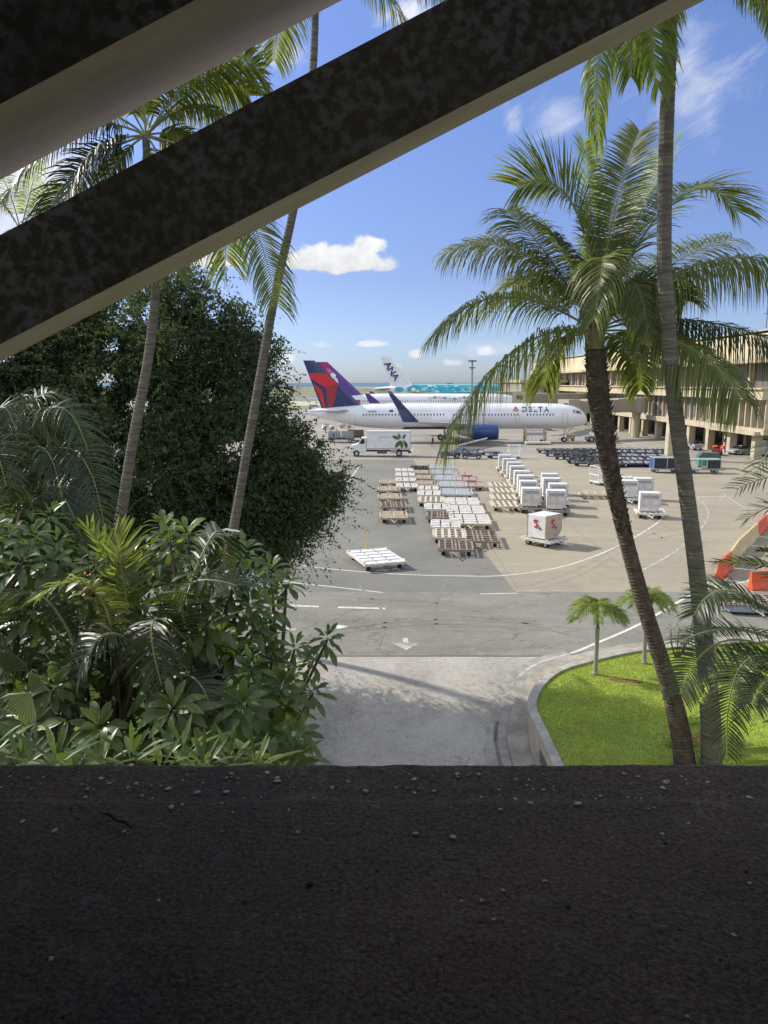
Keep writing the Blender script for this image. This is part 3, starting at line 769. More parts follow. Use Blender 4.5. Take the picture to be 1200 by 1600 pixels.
def palm_px(label, trunk_pts, Ys, ws, seed, fr, leaf, n=70, w=.05, hang=.35, tm=trunkm, extra=0, Lr=5.0, amp=.035, group='coconut palms around the building', ground=None, cm=palmg):
    base = P(*trunk_pts[0], Ys[0])
    root = thing('palm_tree', base, label, 'palm tree', group)
    g, pp, rs = trunk_px(trunk_pts, Ys, ws, seed, amp=amp)
    if base.z > .1: g.tube([Vector((base.x, base.y, 0)), base], [rs[0] * 1.2, rs[0]], 14)
    g.build('trunk', tm, root, base, smooth=False)
    top = pp[-1]; Yc = top.y; rr = random.Random(seed + 1)
    for i, f in enumerate(fr):
        (tx, ty), (mx, my), dY = f[:3]; kw = f[3] if len(f) > 3 else {}
        mt = kw.pop('m', cm) if kw else cm; lf = leaf * (kw.pop('lf', 1) if kw else 1); hg = kw.pop('hang', hang) if kw else hang
        tip = P(tx, ty, Yc + dY); mid = P(mx, my, Yc + dY * .5)
        ctrl = mid * 2 - (top + tip) * .5
        crown_frond(root, 'frond', top, ctrl, tip, lf, n, w, hg, seed * 50 + i, mt, **kw)
    for i in range(extra):
        az = 6.283 * (i + rr.random() * .6) / extra; el = rr.uniform(-.2, 1.15); L = Lr * rr.uniform(.85, 1.1)
        d = Vector((math.cos(az) * math.cos(el), math.sin(az) * math.cos(el), math.sin(el)))
        hz = Vector((math.cos(az), math.sin(az), 0))
        ctrl = top + d * L * .55; tip = top + hz * L * (.80 - .12 * abs(el)) + Vector((0, 0, L * (.75 * math.sin(el) - .42)))
        crown_frond(root, 'frond', top, ctrl, tip, leaf, n, w, hang, seed * 90 + i, cm)
    return root, top

# right-hand palm with the full crown
CF = [((680, 522), (790, 464), -1.0), ((698, 690), (805, 546), -2.2, dict(m=palmg, hang=.9, lf=1.15)), ((702, 392), (822, 398), .8),
      ((792, 328), (852, 395), 2.5), ((808, 292), (895, 320), 1.2, dict(hang=.12, lf=1.1)), ((913, 220), (925, 360), 1.5, dict(m=palmy, lf=.55, hang=.1)),
      ((1000, 205), (958, 340), .8, dict(m=palmg, lf=.6, hang=.1)), ((1042, 235), (985, 370), 1.8, dict(m=palmy, lf=.8, hang=.1)),
      ((1150, 330), (1050, 315), .5, dict(hang=.15, lf=1.1)), ((1145, 372), (1030, 425), 2.6), ((1245, 415), (1085, 415), -1.4, dict(hang=.9, lf=1.2)),
      ((1265, 560), (1095, 502), -.3, dict(m=palmd, hang=1.0, lf=1.15)), ((1158, 622), (1062, 535), -2.4, dict(hang=.9, lf=1.1)),
      ((928, 500), (945, 400), -1.7, dict(hang=.8, lf=.85)), ((1015, 545), (985, 440), -1.3, dict(hang=.6, lf=.75)),
      ((850, 600), (880, 530), 1.5), ((1000, 610), (985, 545), 1.8, dict(lf=.6)), ((1090, 560), (1020, 500), 2.5),
      ((850, 360), (890, 410), .9, dict(hang=.25, lf=.8)), ((1070, 470), (1000, 440), .6, dict(hang=.5, lf=.9)), ((800, 450), (870, 440), 2.4)]
rootC, topC = palm_px('leaning coconut palm with a full green crown and ragged fibrous upper trunk',
        [(1072, 1212), (1064, 1150), (1048, 1080), (1012, 965), (980, 850), (955, 740), (940, 650), (933, 590), (930, 545), (930, 518)],
        (20.6, 20.0), [34, 31, 27, 24, 23, 27, 32, 33, 30, 22], 21, CF, 1.58, n=125, w=.042, hang=.52, tm=trunkd, amp=.05)
# old leaf bases on that trunk
rr = random.Random(3); g = MB()
bt = [P(x, y, 20.2) for x, y in ((975, 835), (955, 740), (940, 650), (933, 590), (930, 548))]
for k in range(330):
    f = (k / 330) * (len(bt) - 1) * .999; i = int(f); p = bt[i].lerp(bt[i + 1], f - i); a = k * 2.399 + rr.uniform(-.3, .3)
    rad = .20 + .085 * min(1, f / 2) - .03 * max(0, f - 3); d = Vector((math.cos(a), math.sin(a), 0))
    q = p + d * rad * .93; t = q + d * rr.uniform(.04, .17) * (.35 + .65 * min(1, f / 1.6)) + Vector((0, 0, rr.uniform(.0, .2)))
    s = Vector((-d.y, d.x, 0)) * rr.uniform(.05, .09)
    g.add([q - s, q + s, t + s * .4, t - s * .4, q + Vector((0, 0, -.05))], [(0, 1, 2, 3), (0, 4, 1), (3, 2, 4)])
g.build('leaf_bases', trunkd, rootC, rootC.location)
# green stalk bases and spathes at the crown
g = MB(); rr = random.Random(8)
for k in range(16):
    a = k * 2.4; d = Vector((math.cos(a), math.sin(a), 0))
    g.tube([topC + d * .17 + Vector((0, 0, -.45)), topC + d * .20 + Vector((0, 0, .0)), topC + d * .42 + Vector((0, 0, .55))], [.08, .065, .03], 7)
g.build('stalk_bases', mat('stalk_base', (.19, .19, .08), .6, col2=(.14, .12, .06), scale=3), rootC, rootC.location)

DF = [((935, 228), (950, 40), -1.5, dict(lf=.62, hang=1.6, m=palmy)), ((985, 120), (1000, -10), .8, dict(lf=.7, hang=.7, m=palmy)), ((1028, 140), (1020, 10), -1, dict(lf=.7, hang=.6, m=palmy)),
      ((1260, 10), (1150, -60), -1, dict(hang=.7)), ((1210, 40), (1150, -75), 2, dict(hang=.5, lf=.6))]
palm_px('very tall slim palm whose grey ringed trunk crosses in front of the full crown',
        [(1112, 1212), (1110, 1120), (1100, 1000), (1086, 870), (1070, 750), (1054, 630), (1044, 510), (1038, 400), (1040, 250), (1045, 100), (1047, 0), (1048, -90)],
        (20.4, 16.4), [33, 30, 27, 25, 24, 23, 23, 22, 22, 22, 21, 20], 22, DF, 1.25, n=90, hang=.6, extra=5)
BF = [((700, -5), (590, -80), -.5, dict(hang=.8)), ((640, 40), (560, -60), 1.5, dict(hang=.8))]
palm_px('tall leaning palm trunk curving up in front of the dark tree beside the tail fin',
        [(330, 1010), (352, 890), (366, 820), (385, 710), (408, 580), (432, 450), (455, 345), (478, 230), (489, 110), (493, 0), (494, -120)],
        (21.5, 22), [17, 16, 15, 14, 14, 13, 13, 12, 12, 11, 11], 23, BF, 1.25, n=80, extra=5)
AF = [((416, 135), (342, 92), -.8, dict(hang=.2)), ((432, 478), (360, 290), -1.5, dict(hang=.35)), ((350, 430), (330, 290), -.6, dict(hang=.35, m=palmy)),
      ((5, 318), (110, 205), -.5, dict(m=palmd)), ((95, 335), (150, 240), -1.6, dict(m=palmd)), ((-20, 260), (100, 170), 1), ((150, 90), (180, 130), .8),
      ((285, 30), (262, 110), 1.2, dict(m=palmy)), ((190, 60), (215, 120), -1), ((330, 330), (290, 230), 1.2), ((60, 420), (120, 280), .6, dict(m=palmd)),
      ((360, 220), (310, 165), 1.6), ((130, 420), (170, 280), -1), ((270, 420), (262, 290), -1.5), ((390, 150), (320, 135), .8, dict(hang=.3))]
palm_px('coconut palm at left with its crown between the two sloping beams',
        [(160, 960), (184, 835), (206, 700), (230, 570), (241, 480), (243, 430), (238, 330), (230, 250), (228, 212)],
        (21.5, 21.5), [18, 17, 16, 15, 14, 13, 12, 12, 11], 24, AF, 1.35, n=90, hang=.5)
palm_px('yellowish palm half hidden at the far left between the sloping beams',
        [(20, 900), (25, 700), (30, 500), (32, 360)], (37, 37), [14, 13, 12, 11], 25,
        [((-40, 300), (-5, 310), 0, dict(m=palmy)), ((110, 300), (75, 300), 0, dict(m=palmy)), ((60, 240), (50, 290), 0, dict(m=palmy)), ((-20, 240), (10, 290), 1, dict(m=palmy)),
         ((150, 380), (90, 330), 1), ((120, 430), (80, 370), -1), ((0, 430), (10, 370), -1, dict(m=palmy))], 1.0, n=46)

# generic clump palms near the window (trunks stand below the picture)
def clump(label, base, fr, leaf, n, w, hang, seed, Yc, m=palmd, cat='palm', nst=5, group=None):
    root = thing('feather_palm', base, label, cat, group)
    base = Vector(base); g = MB(); rr = random.Random(seed)
    for i, f in enumerate(fr):
        (sx, sy), (mx, my), (tx, ty), dY = f[:4]; kw = dict(f[4]) if len(f) > 4 else {}
        mt = kw.pop('m', m); lf = kw.pop('lf', 1)
        a = P(sx, sy, Yc); tip = P(tx, ty, Yc + dY); mid = P(mx, my, Yc + dY * .5); ctrl = mid * 2 - (a + tip) * .5
        crown_frond(root, 'frond', a, ctrl, tip, leaf * lf, n, w, hang, seed * 70 + i, mt, r0=.016, start=.08, **kw)
        if i < nst:
            b = base + Vector((rr.uniform(-.3, .3), rr.uniform(-.3, .3), 0))
            g.tube([b, b.lerp(a, .5) + Vector((rr.uniform(-.1, .1), 0, 0)), a], [.025, .02, .012], 6)
    g.build('stems', bark, root, root.location)
    return root
clump('feather-leaved palm reaching in from the right edge over the lawn', (6.2, 8.6, 0),
      [((1260, 1010), (1150, 925), (1085, 962), -.3), ((1270, 1030), (1160, 985), (1062, 1004), -.8), ((1260, 1050), (1140, 1000), (1062, 1085), -1.0, dict(lf=1.1)),
       ((1280, 1080), (1170, 1030), (1136, 1180), -.6, dict(lf=1.1)), ((1280, 1000), (1230, 900), (1120, 880), .8), ((1290, 1060), (1215, 1010), (1160, 1120), .5),
       ((1300, 990), (1250, 900), (1190, 860), .3), ((1290, 1120), (1220, 1060), (1175, 1100), -.9), ((1240, 1040), (1140, 1040), (1090, 1095), .8, dict(m=palmy)),
       ((1300, 1000), (1260, 930), (1210, 900), -.3), ((1300, 1040), (1190, 950), (1110, 945), .6)],
      .36, 64, .022, .16, 31, 8.4)
clump('dark palm tips poking in from the right edge above the barriers', (6.6, 9.4, 0),
      [((1290, 900), (1260, 760), (1150, 765), 0), ((1290, 920), (1250, 800), (1165, 812), .4), ((1300, 940), (1260, 700), (1180, 740), -.3)],
      .40, 40, .022, .1, 32, 9.0)
clump('dark arching palm in front of the big tree at the left edge', (-6.2, 11.5, 0),
      [((-30, 860), (75, 640), (150, 760), -.4), ((-30, 860), (95, 700), (165, 840), -.7), ((-40, 870), (20, 640), (80, 690), .6), ((-30, 860), (50, 700), (100, 800), -1),
       ((-60, 860), (-10, 650), (30, 700), -.5), ((-30, 880), (60, 760), (130, 850), -1.2), ((-50, 900), (20, 760), (60, 850), -1.2), ((-40, 820), (60, 620), (135, 700), .8),
       ((-60, 850), (-30, 690), (10, 760), -1.2), ((-20, 860), (110, 760), (170, 880), .2)],
      .62, 60, .026, .25, 33, 11)
clump('bright yellow-green upright palm frond standing above the plumeria at left', (-4.0, 7.6, 0),
      [((200, 950), (180, 890), (135, 822), .2, dict(m=palmy, spread=.55, lf=.8)), ((200, 960), (190, 890), (178, 832), .1, dict(m=palmg, spread=.5))],
      .42, 26, .04, .04, 34, 7.8)
clump('feather palm with long dark fronds woven through the plumeria', (-3.2, 7.8, 0),
      [((300, 1010), (290, 920), (370, 915), -.4), ((180, 1010), (140, 915), (60, 935), -.3, dict(m=palmg)), ((300, 1010), (240, 970), (255, 1080), -.5),
       ((260, 1020), (330, 840), (350, 880), .3), ((120, 1020), (60, 930), (-10, 960), .2), ((230, 1100), (290, 1055), (330, 1110), -.5),
       ((230, 1040), (170, 990), (120, 1060), -.4), ((60, 1130), (30, 1030), (-30, 1070), -.3), ((160, 1160), (120, 1100), (60, 1150), -.5), ((200, 1120), (250, 1060), (310, 1090), .2)],
      .42, 44, .028, .2, 35, 7.4)

# fan palm leaves
def fan(c, u, v, Rr, a0, a1, n):
    g = MB(); nrm = u.cross(v).normalized()
    for k in range(n):
        a = a0 + (a1 - a0) * k / n; b = a0 + (a1 - a0) * (k + 1) / n; mid = (a + b) / 2
        pa = c + (u * math.cos(a) + v * math.sin(a)) * Rr * .7 - nrm * .006; pb = c + (u * math.cos(b) + v * math.sin(b)) * Rr * .7 - nrm * .006
        pm = c + (u * math.cos(mid) + v * math.sin(mid)) * Rr * .72 + nrm * .012
        t = c + (u * math.cos(mid) + v * math.sin(mid)) * Rr * (1 - .08 * ((k * 7) % 3)) + Vector((0, 0, -.03))
        g.add([c, pa, pm, pb, t], [(0, 1, 2), (0, 2, 3), (1, 4, 2), (2, 4, 3)])
    return g
root = thing('fan_palm', (-3.6, 6.6, 0), 'pale pleated fan palm leaves at the lower left', 'palm')
c1 = P(48, 1082, 6.3)
fan(c1, Vector((.35, -.1, .93)), Vector((-.8, .3, .3)), .26, -1.0, .55, 15).build('fan_leaf', palmp, root, root.location)
fan(c1, Vector((-.9, -.1, -.15)), Vector((.2, -.2, -.9)), .30, -.15, 1.6, 14).build('fan_leaf', palmp, root, root.location)
fan(P(8, 1050, 6.6), Vector((-.2, .1, .9)), Vector((.9, -.2, .2)), .3, -.6, 1.6, 14).build('fan_leaf', palmd, root, root.location)
g = MB(); g.tube([Vector(root.location), P(60, 1180, 6.5), c1], [.05, .02, .008], 6); g.build('stem', trunks, root, root.location)

# plumeria: branches ending in whorls of broad leaves
def leaf_strip(g, p, d, n, L, W, curl, mi=0):
    s = d.cross(n).normalized(); V = []
    prof = ((0, .08), (.25, .55), (.55, 1.0), (.8, .72), (1, .02)); q = p.copy(); dd = d.copy(); last = 0
    for t, w in prof:
        q = q + dd * (L * (t - last)); last = t
        nn = s.cross(dd)
        V += [q - s * W * .5 * w + nn * .10 * W * w, q.copy(), q + s * W * .5 * w + nn * .10 * W * w]
        dd = (dd + Vector((0, 0, -curl))).normalized()
    F_ = []
    for k in range(4):
        a = 3 * k; F_ += [(a, a + 1, a + 4, a + 3), (a + 1, a + 2, a + 5, a + 4)]
    g.add(V, F_, mi)
def rosette(g, c, axis, n, L, W, rr, curl=.22, lo=-.25, hi=1.25, mi=0, petiole=.06):
    axis = axis.normalized(); u = axis.orthogonal().normalized(); v = axis.cross(u)
    a0 = rr.uniform(0, 6)
    for k in range(n):
        e = k / n; el = lo + (hi - lo) * e ** 1.1 + rr.uniform(-.12, .12); a = a0 + k * 2.399
        rad = u * math.cos(a) + v * math.sin(a)
        d = (rad * math.cos(el) + axis * math.sin(el)).normalized()
        nn = (axis * math.cos(el) - rad * math.sin(el)).normalized()
        l = L * (1 - .45 * e) * rr.uniform(.8, 1.15)
        leaf_strip(g, c + axis * (.10 * e - .05) + d * petiole, d, nn, l, W * (l / L) ** .6 * rr.uniform(.85, 1.15), curl * rr.uniform(.4, 1.6), mi)
poly = [(-50, 800), (40, 772), (110, 790), (150, 850), (215, 850), (250, 822), (330, 835), (385, 868), (432, 880), (458, 930), (440, 985), (470, 1010), (505, 985), (532, 1035), (512, 1100), (470, 1128), (472, 1212), (-50, 1230)]
def inside(x, y, pl):
    c = False; n = len(pl)
    for i in range(n):
        (x1, y1), (x2, y2) = pl[i], pl[(i + 1) % n]
        if (y1 > y) != (y2 > y) and x < (x2 - x1) * (y - y1) / (y2 - y1) + x1: c = not c
    return c
holes = [(80, 1125, 26), (225, 1070, 20), (330, 1052, 16), (370, 1060, 20), (20, 920, 22), (140, 1155, 16), (440, 1095, 14)]
rr = random.Random(41); pts = []
tries = 0
while tries < 14000 and len(pts) < 150:
    tries += 1; x, y = rr.uniform(-50, 540), rr.uniform(770, 1225)
    if not inside(x, y, poly): continue
    if any((x - a) ** 2 + (y - b) ** 2 < r_ * r_ for a, b, r_ in holes): continue
    if min([(x - a) ** 2 + (y - b) ** 2 for a, b, _ in pts] or [9e9]) < 27 ** 2: continue
    Y = 9.6 - 2.6 * (y - 770) / 440 + rr.uniform(-1.1, 1.0)
    if x > 455 and y < 1140: Y = rr.uniform(9.2, 10.2)
    pts.append((x, y, Y))
PL = [((-5.0, 8.0), 'tall plumeria with leaf whorls at the far left beneath the dark palm', lambda x, y: x < 115),
      ((-3.5, 7.6), 'plumeria left of centre of the shrubbery with a bright young leaf tuft', lambda x, y: 115 <= x < 235),
      ((-2.5, 8.4), 'plumeria in the middle of the shrubbery beneath the left palm trunk', lambda x, y: 235 <= x < 345),
      ((-1.7, 8.8), 'plumeria beneath the leaning trunk at the right of the shrubbery', lambda x, y: 345 <= x < 455),
      ((-1.2, 10.2), 'plumeria branch reaching out over the shaded ramp at right of the shrubbery', lambda x, y: x >= 455)]
for k, ((bx, by), lb, sel) in enumerate(PL):
    root = thing('plumeria', (bx, by, 0), lb, 'plumeria', 'plumerias left of the ramp'); base = Vector((bx, by, 0))
    g = MB(); lf = MB(); rr = random.Random(50 + k)
    hz_ = 4.6 if k == 4 else 6.3
    hub = base + Vector((-.8 if k == 4 else 0, 0, hz_)); g.tube([base, base + Vector((.15, 0, 3)), hub], [.16, .13, .09], 8)
    hubs = [hub + Vector((rr.uniform(-.7, .7), rr.uniform(-.8, .8), rr.uniform(.4, 1.5))) for _ in range(5)]
    if k == 4: hubs = [hub + Vector((rr.uniform(-.3, .2), rr.uniform(-.3, .3), rr.uniform(.3, 1.6))) for _ in range(4)]
    for h_ in hubs: g.tube([hub, hub.lerp(h_, .5) + Vector((0, 0, .05)), h_], [.075, .06, .045], 7)
    for (x, y, Y) in pts:
        if not sel(x, y): continue
        c = P(x, y, Y); h_ = min(hubs, key=lambda q: (q - c).length)
        mid = h_.lerp(c, .55) + Vector((0, 0, -.12)); ax = (c - mid).normalized() + Vector((rr.uniform(-.2, .2), -.35, .9))
        g.tube([h_, mid, c], [.035, .026, .018], 6)
        big = k == 4
        rosette(lf, c, ax, rr.randint(17, 24), (.30 if big else .34) * rr.uniform(.85, 1.1), .085 if big else .112, rr, mi=(1 if rr.random() < .015 else 0))
    lf.build('leaves', [plum, plumy], root, root.location, smooth=True)
    g.build('branches', bark, root, root.location, smooth=True)
    if k == 1:
        b2 = MB(); rosette(b2, P(140, 925, 6.6), Vector((0, -.2, 1)), 7, .14, .05, rr, lo=.5, hi=1.4)
        b2.build('young_leaves', plumy, root, root.location, smooth=True)
    if k in (1, 3):
        c = P(138 if k == 1 else 360, 915 if k == 1 else 868, 6.8 if k == 1 else 8.0)
        for q in range(4):
            b2 = MB(); rosette(b2, c + Vector((rr.uniform(-.06, .06), rr.uniform(-.06, .06), rr.uniform(0, .06))), Vector((0, 0, 1)), 5, .045, .025, rr)
            b2.build('flower', mat('pink_flower', (.50, .12, .10), .6), root, root.location)

# strap-leaved plants along the foot of the wall
def strap(label, spots, Y, seed, L=.42):
    rr = random.Random(seed); c0 = P(*spots[0], Y)
    root = thing('ti_plant', (c0.x, Y, 0), label, 'plant', 'strap-leaved plants below the sill')
    g = MB(); s = MB()
    for (x, y) in spots:
        c = P(x, y, Y + rr.uniform(-.3, .3))
        rosette(g, c, Vector((rr.uniform(-.25, .25), -.1, 1)), 16, L, .055, rr, curl=.16, lo=.1, hi=1.4, mi=(1 if rr.random() < .12 else 0))
        s.tube([Vector((c.x * .98, c.y, 0)), c], [.035, .02], 6)
    g.build('leaves', [plum, plumy], root, root.location, smooth=True); s.build('stems', bark, root, root.location)
strap('strap-leaved plants at the lower left corner above the sill', [(90, 1195), (35, 1205), (-15, 1180)], 5.2, 61)
strap('strap-leaved plant cluster above the sill below the pale fan leaf', [(160, 1200), (205, 1195), (250, 1210)], 5.3, 62)
strap('strap-leaved plants above the sill between the shrubbery and the ramp', [(285, 1185), (320, 1205), (360, 1195), (400, 1200)], 5.8, 63)
strap('strap-leaved plant at the right end beside the pale ramp wall', [(440, 1195), (462, 1185)], 6.6, 64, .32)

# big dark tree
def foliage_lobes(lobes, Yc, seed, leaf, per, spr_len, k=11, clump=True, rlo=.55, jit=.035, droop=.12):
    r = np.random.default_rng(seed); QQ, DD = [], []
    for (px, py, rp, dY) in lobes:
        c = P(px, py, Yc + dY); rad = rp * depth(c) / F
        ns = int(per * rad * rad)
        d = r.normal(size=(ns, 3)); d /= np.linalg.norm(d, axis=1)[:, None]
        rr_ = rad * (1 - rlo * r.random(ns) ** 2.2)
        q = np.array(c) + d * rr_[:, None] * np.array([1, .95, .95])
        QQ.append(q); DD.append(d)
    Q = np.concatenate(QQ); D = np.concatenate(DD)
    if clump:
        # boughs: foliage gathers round scattered centres and leaves hollows between them
        nb_ = 520; cen = Q[r.integers(0, len(Q), nb_)]; cr = r.uniform(.5, 1.25, nb_)
        best = np.full(len(Q), 9.0)
        for a in range(0, len(Q), 4000):
            dd = np.linalg.norm(Q[a:a + 4000, None] - cen[None], axis=2) / cr[None]
            ix = dd.argmin(1); best[a:a + 4000] = dd.min(1)
            pull = np.clip(best[a:a + 4000] - .9, 0, .9)[:, None] * .45
            Q[a:a + 4000] += (cen[ix] - Q[a:a + 4000]) * pull
        keep = r.random(len(Q)) < np.clip(1.45 - best * .62, .06, 1)
        hc = Q[r.integers(0, len(Q), 26)]; hr = r.uniform(.22, .50, 26)
        hd = r.normal(0, .10, (26, 3)) + np.array([-.33, 1.0, -.05]); hd /= np.linalg.norm(hd, axis=1)[:, None]
        for a in range(26):                      # see-through hollows between boughs
            v = Q - hc[a]; w_ = v - hd[a] * (v @ hd[a])[:, None]; keep &= np.linalg.norm(w_, axis=1) > hr[a] * 1.25
        Q, D = Q[keep], D[keep]
    n = len(Q)
    dirs = D * .8 + r.normal(0, .5, (n, 3)) + np.array([0, 0, .1]); dirs /= np.linalg.norm(dirs, axis=1)[:, None]
    ln = spr_len * r.uniform(.5, 1.5, n)
    t = (np.arange(k) + .5) / k
    pos = Q[:, None, :] + dirs[:, None, :] * (t[None, :, None] - (.4 if clump else .1)) * ln[:, None, None]
    pos[:, :, 2] -= (t[None, :] ** 2) * droop * ln[:, None]
    pos = pos.reshape(-1, 3) + r.normal(0, jit, (n * k, 3)); m = len(pos)
    a = r.normal(size=(m, 3)); a /= np.linalg.norm(a, axis=1)[:, None]
    b = r.normal(size=(m, 3)); b -= a * (a * b).sum(1)[:, None]; b /= np.linalg.norm(b, axis=1)[:, None]
    s = leaf * r.uniform(.6, 1.3, m)[:, None]
    V = np.stack([pos - a * s * .5, pos + b * s * .26, pos + a * s * .5, pos - b * s * .26], 1).reshape(-1, 3)
    return V, np.arange(m * 4).reshape(-1, 4)
lob = [(40, 560, 105, .5), (-50, 545, 130, 0), (135, 525, 80, .5), (248, 545, 108, 0), (120, 610, 130, .5), (330, 575, 85, .5), (372, 640, 80, 0), (205, 700, 150, -1), (60, 730, 140, 0), (340, 730, 120, -1), (432, 765, 82, -.5),
       (400, 820, 75, -1), (478, 770, 58, .3), (460, 700, 44, 1), (290, 830, 105, -1), (110, 870, 120, 0), (-30, 620, 120, 0), (-90, 720, 150, 0), (280, 470, 55, .5), (500, 745, 38, -.3),
       (420, 860, 38, -1), (350, 510, 45, 1), (455, 830, 45, 0), (405, 560, 40, 1.5), (170, 540, 90, 1), (20, 860, 130, 1)]
tr = thing('tree', (-10.5, 29, 0), 'large dark small-leaved tree filling the left behind the palm trunks', 'tree')
V, Fc = foliage_lobes(lob, 29, 71, .135, 340, .75)
nmesh('crown', V, Fc, treel, tr, tr.location)
V, Fc = foliage_lobes([(520, 735, 30, 0), (528, 775, 24, .3), (505, 705, 22, .5), (490, 840, 26, 0), (430, 610, 22, 1), (442, 655, 24, 1), (310, 440, 24, .5), (372, 488, 26, 1),
                       (395, 520, 22, 1), (475, 885, 18, -.5), (445, 905, 18, -.5), (515, 810, 22, 0), (250, 438, 26, 0)], 29, 72, .12, 45, 1.0, clump=False)
nmesh('outer_twigs', V, Fc, treel, tr, tr.location)
V, Fc = foliage_lobes([l for l in lob if l[2] > 35], 29, 73, .12, 16, 1.45, k=26, clump=False, rlo=.06, jit=.03, droop=.35)
nmesh('long_sprays', V, Fc, treel, tr, tr.location)
g = MB(); base = Vector((-10.5, 29, 0)); rr = random.Random(12)
g.tube([base, base + Vector((.3, 0, 1.6)), base + Vector((.2, -.2, 3.2))], [.55, .42, .38], 10)
for (px, py, rp, dY) in lob[:14]:
    c = P(px, py, 29 + dY); s = base + Vector((.2, -.2, 2.8)); m_ = s.lerp(c, .5) + Vector((0, 0, .8))
    g.tube([s, m_, c], [.24, .14, .05], 7)
g.build('trunk', bark, tr, tr.location, smooth=True)

# small palms on the lawn
def small_palm(px, py, h, seed, label, spr=1.55, lean=0):
    b = G(px, py, .1); root = thing('small_palm', b, label, 'palm tree', 'small palms on the right lawn')
    top = b + Vector((lean, 0, h)); g = MB()
    n = 22; g.tube([b.lerp(top, i / n) for i in range(n + 1)], [(.14 if i == 0 else .085 + .03 * math.exp(-i / 2.)) * (1 + .05 * (i % 2)) for i in range(n + 1)], 10)
    g.build('trunk', trunks, root, b, smooth=True)
    g = MB(); g.tube([top, top + Vector((0, 0, .42))], [.075, .05], 8); g.build('crownshaft', mat('crownshaft_green', (.20, .27, .08), .5), root, b, smooth=True)
    rr = random.Random(seed); c = top + Vector((0, 0, .38))
    for i in range(13):
        az = 6.283 * i / 13 + rr.uniform(-.2, .2); el = rr.choice([.6, .9, 1.15, 1.35]); L = spr * rr.uniform(.85, 1.1)
        hz = Vector((math.cos(az), math.sin(az), 0))
        ctrl = c + hz * L * .45 * math.cos(el) + Vector((0, 0, L * .72 * math.sin(el) + .1)); tip = c + hz * L * .72 + Vector((0, 0, -.35 * L + .55 * L * math.sin(el) - .1))
        frond_mesh(bez(c, ctrl, tip, 8), .46, 58, .030, .28, seed * 9 + i, start=.1, fold=.45, r0=.014).build('frond', [palmy, rach], root, b)
small_palm(930, 1054, 1.95, 3, 'small palm on the lawn nearer the kerb, first from the left')
small_palm(1007, 1037, 2.05, 4, 'small palm on the lawn beside the leaning palm trunk', 1.6, -.1)
# bare little plumeria by the lawn edge
b = G(1058, 1027, .1); root = thing('young_plumeria', b, 'small sparse bare-branched shrub at the lawn edge behind the palm trunk', 'shrub')
g = MB(); lf = MB(); rr = random.Random(6)
for (dx, h) in ((-.25, .8), (-.05, 1.35), (.3, 1.0), (.55, 2.0), (-.4, 1.3), (.15, .6), (.4, .7)):
    t = b + Vector((dx, rr.uniform(-.2, .2), h)); g.tube([b + Vector((dx * .2, 0, 0)), b.lerp(t, .5) + Vector((dx * .3, 0, 0)), t], [.035, .026, .016], 6)
    rosette(lf, t, Vector((0, 0, 1)), 8, .22, .07, rr, lo=.2, hi=1.2)
g.build('branches', bark, root, b); lf.build('leaves', plumy, root, b)
# little plants between the palm feet
for (px, py, m_, lb) in ((1090, 1165, redl, 'red-leaved ground plant between the two palm trunk feet'), (1048, 1165, plumy, 'pale green seedling left of the leaning palm foot'),
                         (1086, 1130, plumy, 'yellow-green seedling between the palm trunks'), (1092, 1188, plumy, 'low green plant beneath the red-leaved plant'), (1155, 1178, plum, 'small dark weed on the lawn right of the palm trunks')):
    b = G(px, py, .1); root = thing('ground_plant', b, lb, 'plant'); lf = MB(); rr = random.Random(px)
    for k in range(7):
        rosette(lf, b + Vector((rr.uniform(-.25, .25), rr.uniform(-.25, .25), rr.uniform(.05, .35))), Vector((0, 0, 1)), 7, .16, .06, rr, lo=0)
    lf.build('leaves', m_, root, b)
# banana-like pale leaves at the lower right corner
root = thing('leafy_plant', (7.3, 9.0, 0), 'pale long-leaved plant at the lower right corner above the sill', 'plant')
lf = MB(); rr = random.Random(77)
for (sx, sy, tx, ty, L) in ((1290, 1180, 1120, 1178, 1), (1300, 1150, 1195, 1080, 1), (1280, 1200, 1150, 1195, 1), (1290, 1120, 1188, 1130, 1), (1300, 1100, 1200, 1040, 1)):
    a, t = P(sx, sy, 8.8), P(tx, ty, 8.3); d = (t - a); L = d.length
    leaf_strip(lf, a, (d.normalized() + Vector((0, 0, .15))).normalized(), Vector((0, -.5, .85)).normalized(), L, .10, .06)
lf.tube([Vector((7.3, 9.0, 0)), P(1300, 1150, 8.8)], [.05, .03], 6)
lf.build('leaves', [palmy], root, root.location, smooth=True)
# red-brown drain patch on the lawn
b = G(978, 1064, .105); g = MB()
g.add([(b.x + .62 * math.cos(t) * (1 + .15 * math.sin(3 * t)), b.y + .22 * math.sin(t) - .12 * math.cos(t), .112) for t in [6.283 * i / 18 for i in range(18)]], [tuple(range(18))])
tag(g.build('bare_soil_patch', mat('red_soil', (.22, .085, .04), .95, col2=(.12, .05, .03), scale=6)), kind='structure')

